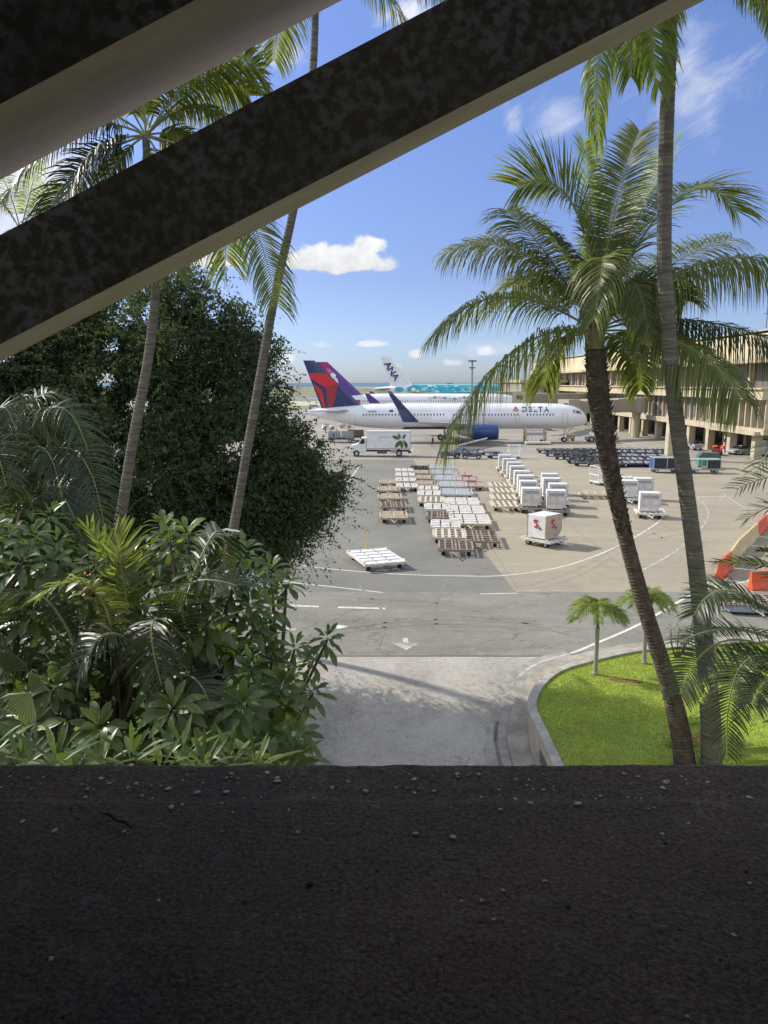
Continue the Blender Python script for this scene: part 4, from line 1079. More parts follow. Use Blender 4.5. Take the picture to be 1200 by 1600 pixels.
# ------------------------------------------------------------------ aircraft
def ring(x, yc, zc, ry, rz, n=28):
    return [(x, yc + ry * math.sin(2 * math.pi * i / n), zc + rz * math.cos(2 * math.pi * i / n)) for i in range(n)]
def fuselage(x0, L, yc, zc, rr_, rz=None):
    rz = rz or rr_; S = []
    for t, q, k in ((0, .08, .35), (.02, .22, .35), (.06, .40, .35), (.12, .62, .30), (.18, .80, .22), (.24, .93, .1), (.30, 1, 0), (.55, 1, 0), (.84, 1, 0), (.88, .985, 0), (.92, .93, -.25), (.95, .83, -.33), (.972, .68, -.36), (.988, .47, -.38), (.997, .24, -.4), (1, .07, -.4)):
        S.append(ring(x0 + t * L, yc, zc + (1 - q) * rz * k, rr_ * q, rz * q))
    return MB().loft(S)
def foil(stations, ax):
    """stations: (LE, TE, thickness) ; ax = thickness axis vector"""
    ax = Vector(ax); S = []
    for LE_, TE_, th in stations:
        LE_, TE_ = Vector(LE_), Vector(TE_); d = TE_ - LE_
        S.append([LE_, LE_ + d * .12 + ax * th * .42, LE_ + d * .35 + ax * th * .5, LE_ + d * .7 + ax * th * .42, TE_, LE_ + d * .7 - ax * th * .42, LE_ + d * .35 - ax * th * .5, LE_ + d * .12 - ax * th * .42])
    return MB().loft(S)
def text_mesh(s, size, spacing=1.0):
    cu = bpy.data.curves.new('t', 'FONT'); cu.body = s; cu.size = size; cu.space_character = spacing; cu.extrude = 0; cu.offset = size * .028
    o = bpy.data.objects.new('t', cu); COL.objects.link(o); bpy.context.view_layer.update()
    me = bpy.data.meshes.new_from_object(o.evaluated_get(bpy.context.evaluated_depsgraph_get()))
    vs = [v.co.copy() for v in me.vertices]; fs = [tuple(p.vertices) for p in me.polygons]
    bpy.data.objects.remove(o); bpy.data.meshes.remove(me); bpy.data.curves.remove(cu); return vs, fs
def wheel_mb(c, r, w, axis='y', n=14):
    d = Vector((0, w / 2, 0)) if axis == 'y' else Vector((w / 2, 0, 0)); c = Vector(c)
    return MB().cyl(c - d, c + d, r, n=n, mi=0).cyl(c - d * 1.06, c + d * 1.06, r * .55, n=n, mi=1)
def wheel(parent, c, r, w, axis='y', name='wheel', origin=None):
    return wheel_mb(c, r, w, axis).build(name, [rubber, silver], parent, origin)

# --- 1: white twin jet with the navy and red fin
YD = 146.0; xd0 = -15.4; LD = 55.2; zd = 5.05; rd = 2.5
jet = thing('airliner', (12, YD, 0), 'white twin jet with a navy and red tail fin parked nearest', 'airliner'); JO = jet.location
fuselage(xd0, LD, YD, zd, rd).build('fuselage', planew, jet, JO, smooth=True)
sY = lambda z, off=.03: YD - math.sqrt(max((rd + off) ** 2 - (z - zd) ** 2, .01))
# dark navy belly fairing, the underside's shade put into the colour
S = [ring(x, YD, zd - .08, rd * .93 * q, rd * q) for x, q in ((2, .9), (4, 1.0), (20, 1.0), (22, .93))]
g = MB(); g.loft(S); g.build('belly_fairing', mat('belly_shade_navy', (.03, .04, .08), .4), jet, JO, smooth=True)
def pz(px, py, Y): p = P(px, py, Y); return (p.x, Y, p.z)
def z2(x, y): return 440 + x / 4.615, 540 + y / 4.615
A_ = pz(*z2(235, 107), YD); B_ = pz(*z2(155, 107), YD); C_ = pz(*z2(300, 463), YD); D_ = pz(*z2(575, 440), YD)
fin = foil([((D_[0] + .6, YD, D_[2] - .3), (C_[0], YD, C_[2] - .5), .42), ((A_[0], YD, A_[2]), (B_[0], YD, B_[2]), .34)], (0, 1, 0)).build('tail_fin', navy, jet, JO)
def decal(name, poly, Y, m, parent, org, th=.05):
    g = MB(); pts_ = [P(px, py, Y) for px, py in poly]
    # the photo pixel is where the ray meets the fin's near face
    g.ext([(p.x, p.z) for p in pts_], 1, Y, Y + th); return g.build(name, m, parent, org)
YF = YD - .235
decal('red_emblem', [z2(*p) for p in ((199, 197), (318, 199), (408, 276), (316, 302), (215, 243))], YF, red1, jet, JO)
decal('red_emblem', [z2(*p) for p in ((318, 304), (408, 279), (386, 385), (362, 452), (336, 458), (330, 380))], YF, red2, jet, JO)
decal('red_emblem', [z2(*p) for p in ((226, 272), (286, 316), (300, 360), (318, 455), (306, 458), (262, 345))], YF, red1, jet, JO)
# wings
def wing(parent, org, rootLE, rootTE, tipLE, tipTE, m, tr_=1.0, tt=.3, name='wing'):
    k = .38; mLE = Vector(rootLE).lerp(Vector(tipLE), k); mTE = Vector(rootTE).lerp(Vector(tipTE), k); mTE.x = Vector(rootTE).x * .75 + mTE.x * .25
    return foil([(rootLE, rootTE, tr_), (mLE, mTE, tr_ * .62), (tipLE, tipTE, tt)], (0, 0, 1)).build(name, m, parent, org)
wgrey = mat('wing_grey', (.48, .48, .49), .4, col2=(.40, .40, .41), scale=.4)
for s in (-1, 1):
    wg = wing(jet, JO, (20, YD + s * 2.0, 3.5), (9.5, YD + s * 2.0, 3.3), (5.8, YD + s * 23.4, 5.15), (3.3, YD + s * 23.4, 5.1), wgrey, 1.1)
    foil([((5.8, YD + s * 23.4, 5.12), (3.1, YD + s * 23.4, 5.1), .22), ((3.9, YD + s * 23.9, 7.2), (2.2, YD + s * 23.9, 7.2), .16), ((1.6, YD + s * 24.2, 9.6), (.8, YD + s * 24.2, 9.6), .1)], (0, 1, 0)).build('winglet', navy, jet, JO)
    foil([((-6.4, YD + s * 1.2, 6.2), (-11.2, YD + s * 1.0, 6.1), .5), ((-13.2, YD + s * 8.6, 6.35), (-15.2, YD + s * 8.6, 6.35), .16)], (0, 0, 1)).build('stabilizer', wgrey, jet, JO)
    # engine
    ex, ey, ez = 18.7, YD + s * 8.0, 2.45
    g = MB(); g.loft([[(ex + dx, ey + r_ * math.sin(a), ez + r_ * math.cos(a)) for a in [2 * math.pi * i / 24 for i in range(24)]] for dx, r_ in ((2.45, 1.22), (2.5, 1.32), (2.1, 1.45), (0, 1.5), (-1.8, 1.38), (-2.4, 1.25))], cap=False)
    en = g.build('engine', navy2, jet, JO, smooth=True)
    for (nm, rg, mm) in (('intake_lip', ((2.3, 1.05), (2.52, 1.2), (2.55, 1.3), (2.35, 1.42)), silver), ('exhaust', ((-2.2, 1.15), (-3.2, .9), (-4.3, .65), (-5.2, .22)), greyp), ('fan_disc', ((1.6, 1.2), (1.75, .3), (1.9, .05)), dgrey)):
        g = MB(); g.loft([[(ex + dx, ey + r_ * math.sin(a), ez + r_ * math.cos(a)) for a in [2 * math.pi * i / 20 for i in range(20)]] for dx, r_ in rg], cap=(nm != 'intake_lip'))
        o = g.build(nm, mm, None, JO, smooth=True); o.location = (0, 0, 0); o.parent = en
    g = MB(); g.ext([(ex - 3.6, 3.5), (ex + 1.2, 3.75), (ex + .4, 4.1), (ex - 5, 4.3)], 1, ey - .18, ey + .18); g.build('pylon', wgrey, jet, JO)
    gx = 12.2
    g = MB(); g.cyl((gx, YD + s * 4.6, .6), (gx, YD + s * 4.2, 3.2), .18); g.build('landing_gear_leg', silver, jet, JO)
    for dx in (-.75, .75):
        for dy in (-.5, .5): wheel(jet, (gx + dx, YD + s * 4.6 + dy, .6), .6, .4, origin=JO)
g = MB(); g.cyl((35.4, YD, .5), (35.6, YD, 3), .13); g.cyl((35.4, YD, 1.2), (37, YD, 2.8), .08); g.build('nose_gear_leg', silver, jet, JO)
for dy in (-.35, .35): wheel(jet, (35.4, YD + dy, .48), .48, .28, origin=JO)
# windows, doors, letters
def skin_quad(x, z, w, h, off, name, m, parent, org, sYf):
    g = MB(); k = 3; V_ = []
    for i in range(k + 1):
        zz = z - h / 2 + h * i / k
        for xx in (x - w / 2, x + w / 2): V_.append((xx, sYf(zz, off), zz))
    g.add(V_, [(2 * i, 2 * i + 1, 2 * i + 3, 2 * i + 2) for i in range(k)]); return g.build(name, m, parent, org)
zwin = 5.45
wx = [P(x, 650, YD - 2.4).x for x in range(0, 0)]
xs_w = [-4.0 + .62 * i for i in range(62)]
for x in xs_w:
    if 1.0 < x - 25.0 < 2.2 or 12 < x < 13: continue
    if x > 33: continue
    skin_quad(x, zwin, .24, .36, .02, 'window', winm, jet, JO, sY)
for dxr, w_, h_ in ((-6.1, .95, 1.75), (34.9, 1.0, 1.8), (13.6, .6, 1.2), (25.7, .7, 1.5)):
    g = MB()
    for (a, b, c, d) in ((dxr - w_ / 2, dxr + w_ / 2, 4.7 + h_ / 2, .045), (dxr - w_ / 2, dxr + w_ / 2, 4.7 - h_ / 2, .045)):
        g.add([(a, sY(c, .02), c), (b, sY(c, .02), c), (b, sY(c + d, .02), c + d), (a, sY(c + d, .02), c + d)], [(0, 1, 2, 3)])
    for xx in (dxr - w_ / 2, dxr + w_ / 2):
        zs = [4.7 - h_ / 2 + h_ * i / 4 for i in range(5)]
        g.add([(q, sY(z, .02), z) for z in zs for q in (xx - .025, xx + .025)], [(2 * i, 2 * i + 1, 2 * i + 3, 2 * i + 2) for i in range(4)])
    g.build('door', greyp, jet, JO)
# cockpit glazing wraps the nose
g = MB()
for s in (-1,):
    for k, (xa, xb) in enumerate(((36.6, 37.2), (37.26, 37.85), (37.9, 38.3))):
        def sk(x, z):
            t = (x - xd0) / LD; q = np.interp(t, [.88, .92, .95, .972, .988, .997], [.985, .93, .83, .68, .47, .24]); zc_ = zd + (1 - q) * rd * np.interp(t, [.88, .92, .95, .972, .988, .997], [0, -.25, -.33, -.36, -.38, -.4])
            return YD + s * math.sqrt(max((rd * q + .03) ** 2 - (z - zc_) ** 2, .0025))
        za, zb = 5.75 - k * .10, 6.35 - k * .14
        g.add([(xa, sk(xa, za), za), (xb, sk(xb, za - .03), za - .03), (xb, sk(xb, zb - .06), zb - .06), (xa, sk(xa, zb), zb)], [(0, 1, 2, 3)])
g.build('cockpit_window', glassd, jet, JO)
def letters(s, x, z, size, sp, Yf, m, parent, org, name='lettering', rot=0, off=.04):
    vs, fs = text_mesh(s, size, sp); c, sn = math.cos(rot), math.sin(rot); g = MB()
    q = [(x + v.x * c - v.y * sn, z + v.x * sn + v.y * c) for v in vs]
    g.add([(a, Yf(b) - off, b) for a, b in q], fs); return g.build(name, m, parent, org)
lx = P(815.5, 645, YD - 2.3).x
letters('DELTA', lx, 6.0, 1.35, 1.42, lambda z: sY(z, 0), navy, jet, JO, 'lettering')
ex0 = P(801, 645, YD - 2.3).x
g = MB()
for poly_ in ([(0, .5), (.62, 1.35), (.62, .85), (.38, .68)], [(.62, .85), (.62, 1.35), (1.24, .5), (.86, .68)], [(0, .38), (.62, .62), (1.24, .38)]):
    g.add([(ex0 + a, sY(5.72 + b, .05), 5.72 + b) for a, b in poly_], [tuple(range(len(poly_)))])
g.build('triangle_emblem', red1, jet, JO)
skin_quad(-2.3, 6.1, 1.7, .22, .04, 'registration_mark', greyp, jet, JO, sY)
skin_quad(1.4, 6.15, .75, .35, .04, 'flag', navy, jet, JO, sY)

# --- 2: purple finned jet
YH = 230.0; zh = 5.4; rh = 2.82; xh0 = -19.6; LH = 62
hj = thing('airliner', (10, YH, 0), 'white wide-body with a purple and magenta tail fin behind the nearest jet', 'airliner'); HO = hj.location
fuselage(xh0, LH, YH, zh, rh).build('fuselage', planew, hj, HO, smooth=True)
hY = lambda z, off=.03: YH - math.sqrt(max((rh + off) ** 2 - (z - zh) ** 2, .01))
tp = [P(*z2(*q), YH) for q in ((330, 118), (250, 118), (400, 360), (560, 343))]
foil([((tp[3].x + 1.2, YH, 7.6), (tp[2].x - 2, YH, 7.0), .5), ((tp[0].x, YH, tp[0].z), (tp[1].x, YH, tp[1].z), .4)], (0, 1, 0)).build('tail_fin', purp, hj, HO)
YF = YH - .30
decal('magenta_panel', [z2(*p) for p in ((262, 121), (326, 121), (352, 160), (380, 205), (398, 250), (372, 262), (330, 200), (300, 160))], YF, mage, hj, HO)
decal('profile_emblem', [z2(*p) for p in ((350, 205), (375, 195), (392, 212), (388, 232), (402, 240), (410, 272), (396, 268), (380, 240), (362, 232))], YF - .06, planew, hj, HO)
decal('pink_hair_shape', [z2(*p) for p in ((322, 158), (345, 165), (372, 192), (350, 202), (330, 188))], YF - .06, pink, hj, HO)
g = MB()
def skinstrip(poly_, m, nm, Yf, parent, org):
    g = MB(); g.add([(a, Yf(b, .06), b) for a, b in poly_], [tuple(range(len(poly_)))]); return g.build(nm, m, parent, org)
for (cx, cz, r_, mm) in ((-13.6, 7.0, .9, mage), (-12.2, 7.3, .6, pink), (-15.2, 7.2, .7, purp), (-14.4, 6.3, .8, purp), (-12.4, 6.4, .7, mage), (-11.2, 6.9, .45, pink)):
    skinstrip([(cx + r_ * math.cos(t) * (1 - .35 * (k % 2)), cz + r_ * .75 * math.sin(t) * (1 - .35 * (k % 2))) for k, t in enumerate([6.283 * i / 10 for i in range(10)])], mm, 'flower_print', hY, hj, HO)
skinstrip([(-11.6, 5.5), (-7.2, 5.5), (-7.2, 6.35), (-10.0, 6.35), (-11.6, 5.9)], mage, 'magenta_band', hY, hj, HO)
for i in range(60):
    x = -6.5 + .72 * i
    skin_quad(x, 6.05, .26, .38, .03, 'window', winm, hj, HO, hY)
for k in range(9):
    cx = 14 + k * 1.5; skinstrip([(cx + .9 * math.cos(t) * (1 - .4 * (q % 2)), 6.9 + .25 * math.sin(k) + .55 * math.sin(t) * (1 - .4 * (q % 2))) for q, t in enumerate([6.283 * i / 8 for i in range(8)])], greyp if k % 2 else mat('pale_grey_print', (.55, .56, .58), .5), 'garland_print', hY, hj, HO)
for s in (-1, 1):
    wing(hj, HO, (18, YH + s * 2.3, 4.0), (7, YH + s * 2.3, 3.8), (-1, YH + s * 28, 6.2), (-4, YH + s * 28, 6.1), wgrey, 1.3)
    foil([((-1, YH + s * 28, 6.2), (-4, YH + s * 28, 6.1), .2), ((-4, YH + s * 28.9, 8.6), (-5.2, YH + s * 28.9, 8.6), .1)], (0, 1, 0)).build('winglet', purp, hj, HO)
    foil([((-12, YH + s * 1.3, 6.9), (-17, YH + s * 1, 6.8), .5), ((-19.5, YH + s * 9.5, 7.6), (-22, YH + s * 9.5, 7.6), .18)], (0, 0, 1)).build('stabilizer', wgrey, hj, HO)
    g = MB(); g.cyl((12, YH + s * 5.3, .7), (12, YH + s * 5, 3.4), .2); g.build('landing_gear_leg', silver, hj, HO)
    for dx in (-.8, .8): wheel(hj, (12 + dx, YH + s * 5.3, .7), .7, .9, origin=HO)
    g = MB(); g.cyl((12.5, YH + s * 9.4, 2.8), (18, YH + s * 9.4, 2.8), 1.1, 1.5, 20); g.build('engine', planew, hj, HO, smooth=True)
g = MB(); g.cyl((38, YH, .5), (38, YH, 3.2), .15); g.build('nose_gear_leg', silver, hj, HO); wheel(hj, (38, YH, .5), .5, .7, origin=HO)

# --- 3: turquoise double decker
YA = 378.0; za_ = 6.7; ra = 3.57; rza = 4.2; xa0 = -6.5; LA = 72.0
aj = thing('airliner', (30, YA, 0), 'distant double-decker airliner painted turquoise with a white lettered tail fin', 'airliner'); AO = aj.location
t_st = fuselage(xa0, LA, YA, za_, ra, rza); t_st.build('fuselage', planew, aj, AO, smooth=True)
aY = lambda z, off=.05: YA - math.sqrt(max((ra + off) ** 2 * (1 - ((z - za_) / (rza + off)) ** 2), .01))
n = 30; zs = [za_ - 3.2 + 7.2 * i / 10 for i in range(11)]
g = MB(); x0t = [P(672 - 2 * abs(i - 5), 605, YA).x + (0) for i in range(11)]
g.add([(x, aY(z, .06), z) for i, z in enumerate(zs) for x in (x0t[i] - 6 + 1.2 * math.sin(i * 1.3), 58)], [(2 * i, 2 * i + 1, 2 * i + 3, 2 * i + 2) for i in range(10)])
g.build('turquoise_panel', teal, aj, AO)
rr = random.Random(9)
for k in range(46):
    cx, cz, r_ = rr.uniform(16, 56), rr.uniform(7.0, 10.1), rr.uniform(.3, 1.1)
    skinstrip([(cx + r_ * 1.4 * math.cos(t), min(cz + r_ * .5 * math.sin(t), 10.8)) for t in [6.283 * i / 7 for i in range(7)]], tealp, 'pale_print', lambda z, o: aY(z, .10), aj, AO)
for (cx, cz, r_, mm) in ((7.5, 8.2, 1.7, teal), (14, 8.3, 2.0, teal), (17, 9.2, 1.2, teal), (10.8, 8.0, .8, tealp)):
    skinstrip([(cx + r_ * 1.3 * math.cos(t), cz + r_ * .75 * math.sin(t)) for t in [6.283 * i / 14 for i in range(14)]], mm, 'turquoise_print', lambda z, o: aY(z, .08), aj, AO)
tq = [P(x, y, YA) for x, y in ((609, 558), (594.5, 557.5), (612, 604), (642, 603))]
foil([((tq[3].x + 1.5, YA, 10.0), (tq[2].x - .5, YA, 9.5), .7), ((tq[0].x, YA, tq[0].z), (tq[1].x, YA, tq[1].z), .5)], (0, 1, 0)).build('tail_fin', planew, aj, AO)
tl = P(600.0, 569.5, YA)
ang = math.atan2(-(597 - 570), (618 - 601))
vs, fs = text_mesh('ANA', 5.6, .95); c_, s_ = math.cos(ang), math.sin(ang); g = MB()
wv = max(v.x for v in vs)
sc = 10.3 / wv
g.add([(tl.x + 0.0 + v.x * sc * c_ - (v.y) * sc * s_ * .9, YA - .42, tl.z + .3 + v.x * sc * s_ + (v.y) * sc * c_ * .9) for v in vs], fs)
g.build('lettering', mat('violet_blue_paint', (.03, .03, .22), .4), aj, AO)
for s in (-1, 1):
    foil([((4, YA + s * 1.5, 8.6), (-4, YA + s * 1.2, 8.4), .9), ((-7, YA + s * 15, 8.4), (-10.5, YA + s * 15, 8.3), .25)], (0, 0, 1)).build('stabilizer', greyp, aj, AO)
    wing(aj, AO, (42, YA + s * 3, 5), (24, YA + s * 3, 4.5), (14, YA + s * 39, 7.5), (9, YA + s * 39, 7.4), wgrey, 2.2)
    for dx, dy in ((34, 14), (27, 25)):
        g = MB(); g.cyl((dx - 3, YA + s * dy, 3.2), (dx + 3, YA + s * dy, 3.2), 1.2, 1.6, 16); g.build('engine', planew, aj, AO, smooth=True)
    g = MB(); g.cyl((30, YA + s * 5, .8), (30, YA + s * 5, 4), .3); g.build('landing_gear_leg', silver, aj, AO)
    for dx in (-1.7, 0, 1.7): wheel(aj, (30 + dx, YA + s * 5, .7), .7, 1.4, origin=AO)
g = MB(); g.cyl((60, YA, .6), (60, YA, 4), .2); g.build('nose_gear_leg', silver, aj, AO); wheel(aj, (60, YA, .6), .6, .9, origin=AO)

# ------------------------------------------------------------------ terminal
TX = 56.0; Y0, Y1 = 109.5, 290.0
ter = thing('terminal_building', (TX, Y0, 0), 'long cream concrete airport terminal with vertical fins on columns', 'terminal building'); TO = ter.location
def tb(nm, m, *boxes):
    g = MB()
    for c_, d_ in boxes: g.box(c_, d_)
    return g.build(nm, m, ter, TO)
Lm = (Y0 + Y1) / 2; LL = Y1 - Y0
tb('floor_slab', terr, ((TX + 9, Lm + 3, 4.25), (18, LL + 6, .95)))
tb('lower_ledge', terr, ((TX - .4, 119, 3.98), (.9, 17, .55)))
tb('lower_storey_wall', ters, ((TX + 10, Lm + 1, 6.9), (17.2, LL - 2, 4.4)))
tb('parapet_band', terf, ((TX + 9 - .3, Lm, 9.85), (18.6, LL, 1.7)), ((TX + 9 - .5, Lm, 10.62), (19.0, LL + .4, .22)))
tb('upper_storey_wall', terl, ((TX + 12, Lm, 12.7), (17, LL - 4, 4.1)))
g = MB(); prof = [(TX + .2, 14.5), (TX + .2, 15.1), (TX + 1.6, 18.9), (TX + 22, 19.3), (TX + 22, 14.5)]
g.ext(prof, 1, Y0 - 1.5, Y1); g.build('roof', terf, ter, TO)
tb('roof_cap', mat('roof_grey', (.36, .34, .30), .9), ((TX + 11.7, Lm, 19.35), (20.8, LL + 3.4, .24)))
tb('rooftop_plant_room', terr, ((TX + 12, 190, 20.2), (6, 20, 1.6)))
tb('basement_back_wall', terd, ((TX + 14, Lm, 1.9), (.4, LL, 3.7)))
Yk = 113.0; k = 0
while Yk < Y1:
    tb('column', terr, ((TX + .9, Yk, 1.9), (1.15, 1.15, 3.78)))
    if k < 9: tb('column', terr, ((TX + 7.5, Yk, 1.9), (1.0, 1.0, 3.78)))
    tb('pilaster', terr, ((TX + 3.2, Yk, 12.6), (.8, .8, 3.78)))
    # upper windows of each bay
    if Yk > 124:
        for j in range(2): tb('window', terw, ((TX + 3.42, Yk + 2.3 + j * 3.6, 12.55), (.12, 2.6, 2.5)))
        for j in range(2): tb('mullion', terr, ((TX + 3.35, Yk + .8 + j * 3.4, 12.6), (.3, .45, 3.76)))
    k += 1; Yk += 8.2
Yk = 110.0; k = 0
while Yk < 252 and k < 98:
    dp = 1.15 if Yk < 130 else .5
    tb('fin', terr, ((TX + 1.4 - dp / 2, Yk, 6.87), (dp, .28 if Yk < 130 else .34, 4.28)))
    k += 1; Yk += 2.05 if Yk < 130 else 2.75
Yk = 111.0; k = 0
while Yk < 252 and k < 60:
    if Yk < 130: tb('window', terw, ((TX + 1.37, Yk + .45, 6.9), (.12, .8, 4.1)))
    else: tb('window', terl, ((TX + 1.37, Yk + 1.2, 6.95), (.12, 1.7, 3.4)))
    k += 1; Yk += 2.05 if Yk < 130 else 2.75
tb('ceiling_light_box', terd, ((TX + .1, 141, 9.6), (.5, .8, 1.1)))
g = MB(); ap = P(1197, 512, 112); g.cyl((ap.x, 112, 19.4), (ap.x, 112, 23.5), .06); g.cyl((ap.x - .5, 112, 21.5), (ap.x + .5, 112, 21.5), .04)
g.build('roof_antenna', dgrey, ter, TO)
# cross wing at the right end of the terminal
w2 = thing('terminal_wing', (82, 104, 0), 'recessed cream terminal wing beyond the right corner of the main block', 'building')
g = MB(); g.box((88, 124, 9.85), (40, 26, 1.7)); g.box((88, 124.6, 4.2), (40, 25, .95)); g.build('slab', terr, w2, w2.location)
g = MB(); g.box((89, 125, 7), (38, 24, 4.3)); g.box((89, 125, 12.8), (38, 24, 4.1)); g.build('wall', terl, w2, w2.location)
g = MB(); g.box((88, 124, 17), (42, 27, 4.4)); g.build('roof', terf, w2, w2.location)
# tall pylons out on the apron in front
for i, (Yp, lb) in enumerate(((112, 'tall tapered concrete pylon behind the slim palm trunk'), (190, 'tall concrete pylon above the nose of the nearest jet'))):
    xp = 43.5; q = thing('pylon', (xp, Yp, 0), lb, 'pylon', 'concrete pylons before the terminal')
    g = MB(); g.box((xp, Yp, 7.8), (1.55, 1.4, 15.6), taper=.78); g.build('shaft', terr, q, q.location)
    g = MB(); g.box((xp, Yp, .2), (2.1, 2.0, .4)); g.box((xp, Yp, 15.7), (1.6, 1.5, .25)); g.build('base_and_cap', terr, q, q.location)

# low concourse blocks and jet bridges behind the nearest jet
cb = thing('concourse_block', (50, 236, 0), 'beige concourse block with dark windows behind the drooping frond', 'building')
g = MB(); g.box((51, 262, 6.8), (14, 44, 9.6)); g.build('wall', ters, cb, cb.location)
g = MB(); g.box((51, 262, 12.0), (15.2, 45, .9)); g.build('roof', terf, cb, cb.location)
for k in range(5): 
    g = MB(); g.box((45.6 + k * 2.7, 239.9, 8.6), (1.8, .2, 1.8)); g.build('window', terw, cb, cb.location)
def jet_bridge(a, b, w, h, label, stair=True):
    a, b = Vector(a), Vector(b); d = (b - a); L = d.length; ang = math.atan2(d.y, d.x); m_ = (a + b) / 2
    root = thing('jet_bridge', (m_.x, m_.y, 0), label, 'jet bridge'); og = root.location
    g = MB()
    for k, (t0, t1, s) in enumerate(((0, .35, 1.0), (.35, .7, .92), (.7, 1, .85))):
        p = a.lerp(b, (t0 + t1) / 2); g.box((p.x, p.y, p.z), (L * (t1 - t0), w * s, h * s), ang)
    g.build('tunnel', bridgem, root, og)
    g = MB()
    for k in range(int(L / 1.1)):
        p = a.lerp(b, (k + .5) / int(L / 1.1)); g.box((p.x, p.y, p.z), (.08, w * 1.05, h * 1.04), ang)
    g.build('ribs', mat('bridge_rib', (.42, .38, .30), .7), root, og)
    g = MB(); g.box((b.x, b.y, b.z - .1), (2.8, w * 1.2, h * 1.15), ang); g.build('cab', bridgem, root, og)
    g = MB(); g.box((b.x - .9, b.y - w * .62, b.z + .3), (1.2, .06, .9), 0); g.build('cab_window', glassd, root, og)
    g = MB(); p = a.lerp(b, .62)
    for s in (-1, 1): g.cyl((p.x, p.y + s * w * .55, .5), (p.x, p.y + s * w * .55, p.z - h * .2), .22)
    g.box((p.x, p.y, 1.0), (.8, w * 1.5, .5)); g.box((p.x, p.y, p.z - h * .5), (.7, w * 1.25, .25)); g.build('support_legs', greyp, root, og)
    for s in (-1, 1): wheel(root, (p.x, p.y + s * w * .6, .5), .5, .35, origin=og)
    g = MB(); g.cyl((a.x, a.y, 0), (a.x, a.y, a.z), .9, n=14); g.build('rotunda_column', terr, root, og)
    g = MB(); g.cyl((a.x, a.y, a.z - h * .55), (a.x, a.y, a.z + h * .58), w * .75, n=16); g.build('rotunda', bridgem, root, og)
    return root
jet_bridge((53.5, 158, 6.9), (37.5, 151.5, 6.7), 3.0, 2.75, 'beige jet bridge reaching the nose of the nearest jet')
jet_bridge((55, 205, 7.3), (31, 168, 8.0), 3.0, 2.6, 'long beige jet bridge seen just over the roof of the nearest jet')
jet_bridge((48, 236, 7.6), (33, 233.5, 7.3), 3.2, 3.0, 'far beige jet bridge by the second jet behind the frond')
# light mast
q = P(738, 565, 300); ms = thing('light_mast', (q.x, 300, 0), 'tall floodlight mast on the horizon left of the drooping frond', 'light mast')
g = MB(); g.cyl((q.x, 300, 0), (q.x, 300, q.z), .55, .35, 10); g.build('pole', greyp, ms, ms.location)
g = MB(); g.cyl((q.x, 300, q.z), (q.x, 300, q.z + .5), 1.7, n=12); g.cyl((q.x, 300, q.z - 2.6), (q.x, 300, q.z - 2.2), 1.3, n=12); g.build('lamp_ring', dgrey, ms, ms.location)
# far things on the field
g = MB(); rr = random.Random(2)
Vt = []; r = np.random.default_rng(5)
n = 9000; x = r.uniform(60, 420, n); y = r.uniform(1700, 1760, n); hgt = 5 + 3.5 * np.sin(x * .05) + 2.5 * np.sin(x * .17 + 1); z = r.random(n) * hgt
a = r.normal(size=(n, 3)); a /= np.linalg.norm(a, axis=1)[:, None]; b = r.normal(size=(n, 3)); b /= np.linalg.norm(b, axis=1)[:, None]; s = r.uniform(1, 2, n)[:, None]; p_ = np.stack([x, y, z], 1)
V = np.stack([p_ - a * s, p_ + b * s, p_ + a * s, p_ - b * s], 1).reshape(-1, 3)
tag(nmesh('far_wood', V, np.arange(n * 4).reshape(-1, 4), mat('far_foliage', (.05, .075, .04), .9)), 'far dark line of trees on the horizon beyond the turquoise airliner', 'trees', kind='stuff')
for (px, w_, h_, lb) in ((448, 44, 7, 'low pale building on the horizon left of the tail fins'), (476, 24, 5, 'small pale hut on the horizon close to the red tail fin')):
    q = P(px, 600, 1500); b_ = thing('far_building', (q.x, 1500, 0), lb, 'building')
    g = MB(); g.box((q.x, 1500, h_ / 2), (w_, 16, h_)); g.build('wall', white, b_, b_.location)
    g = MB(); g.box((q.x, 1500, h_ + .45), (w_ + 2, 18, .8)); g.build('roof', greyp, b_, b_.location)

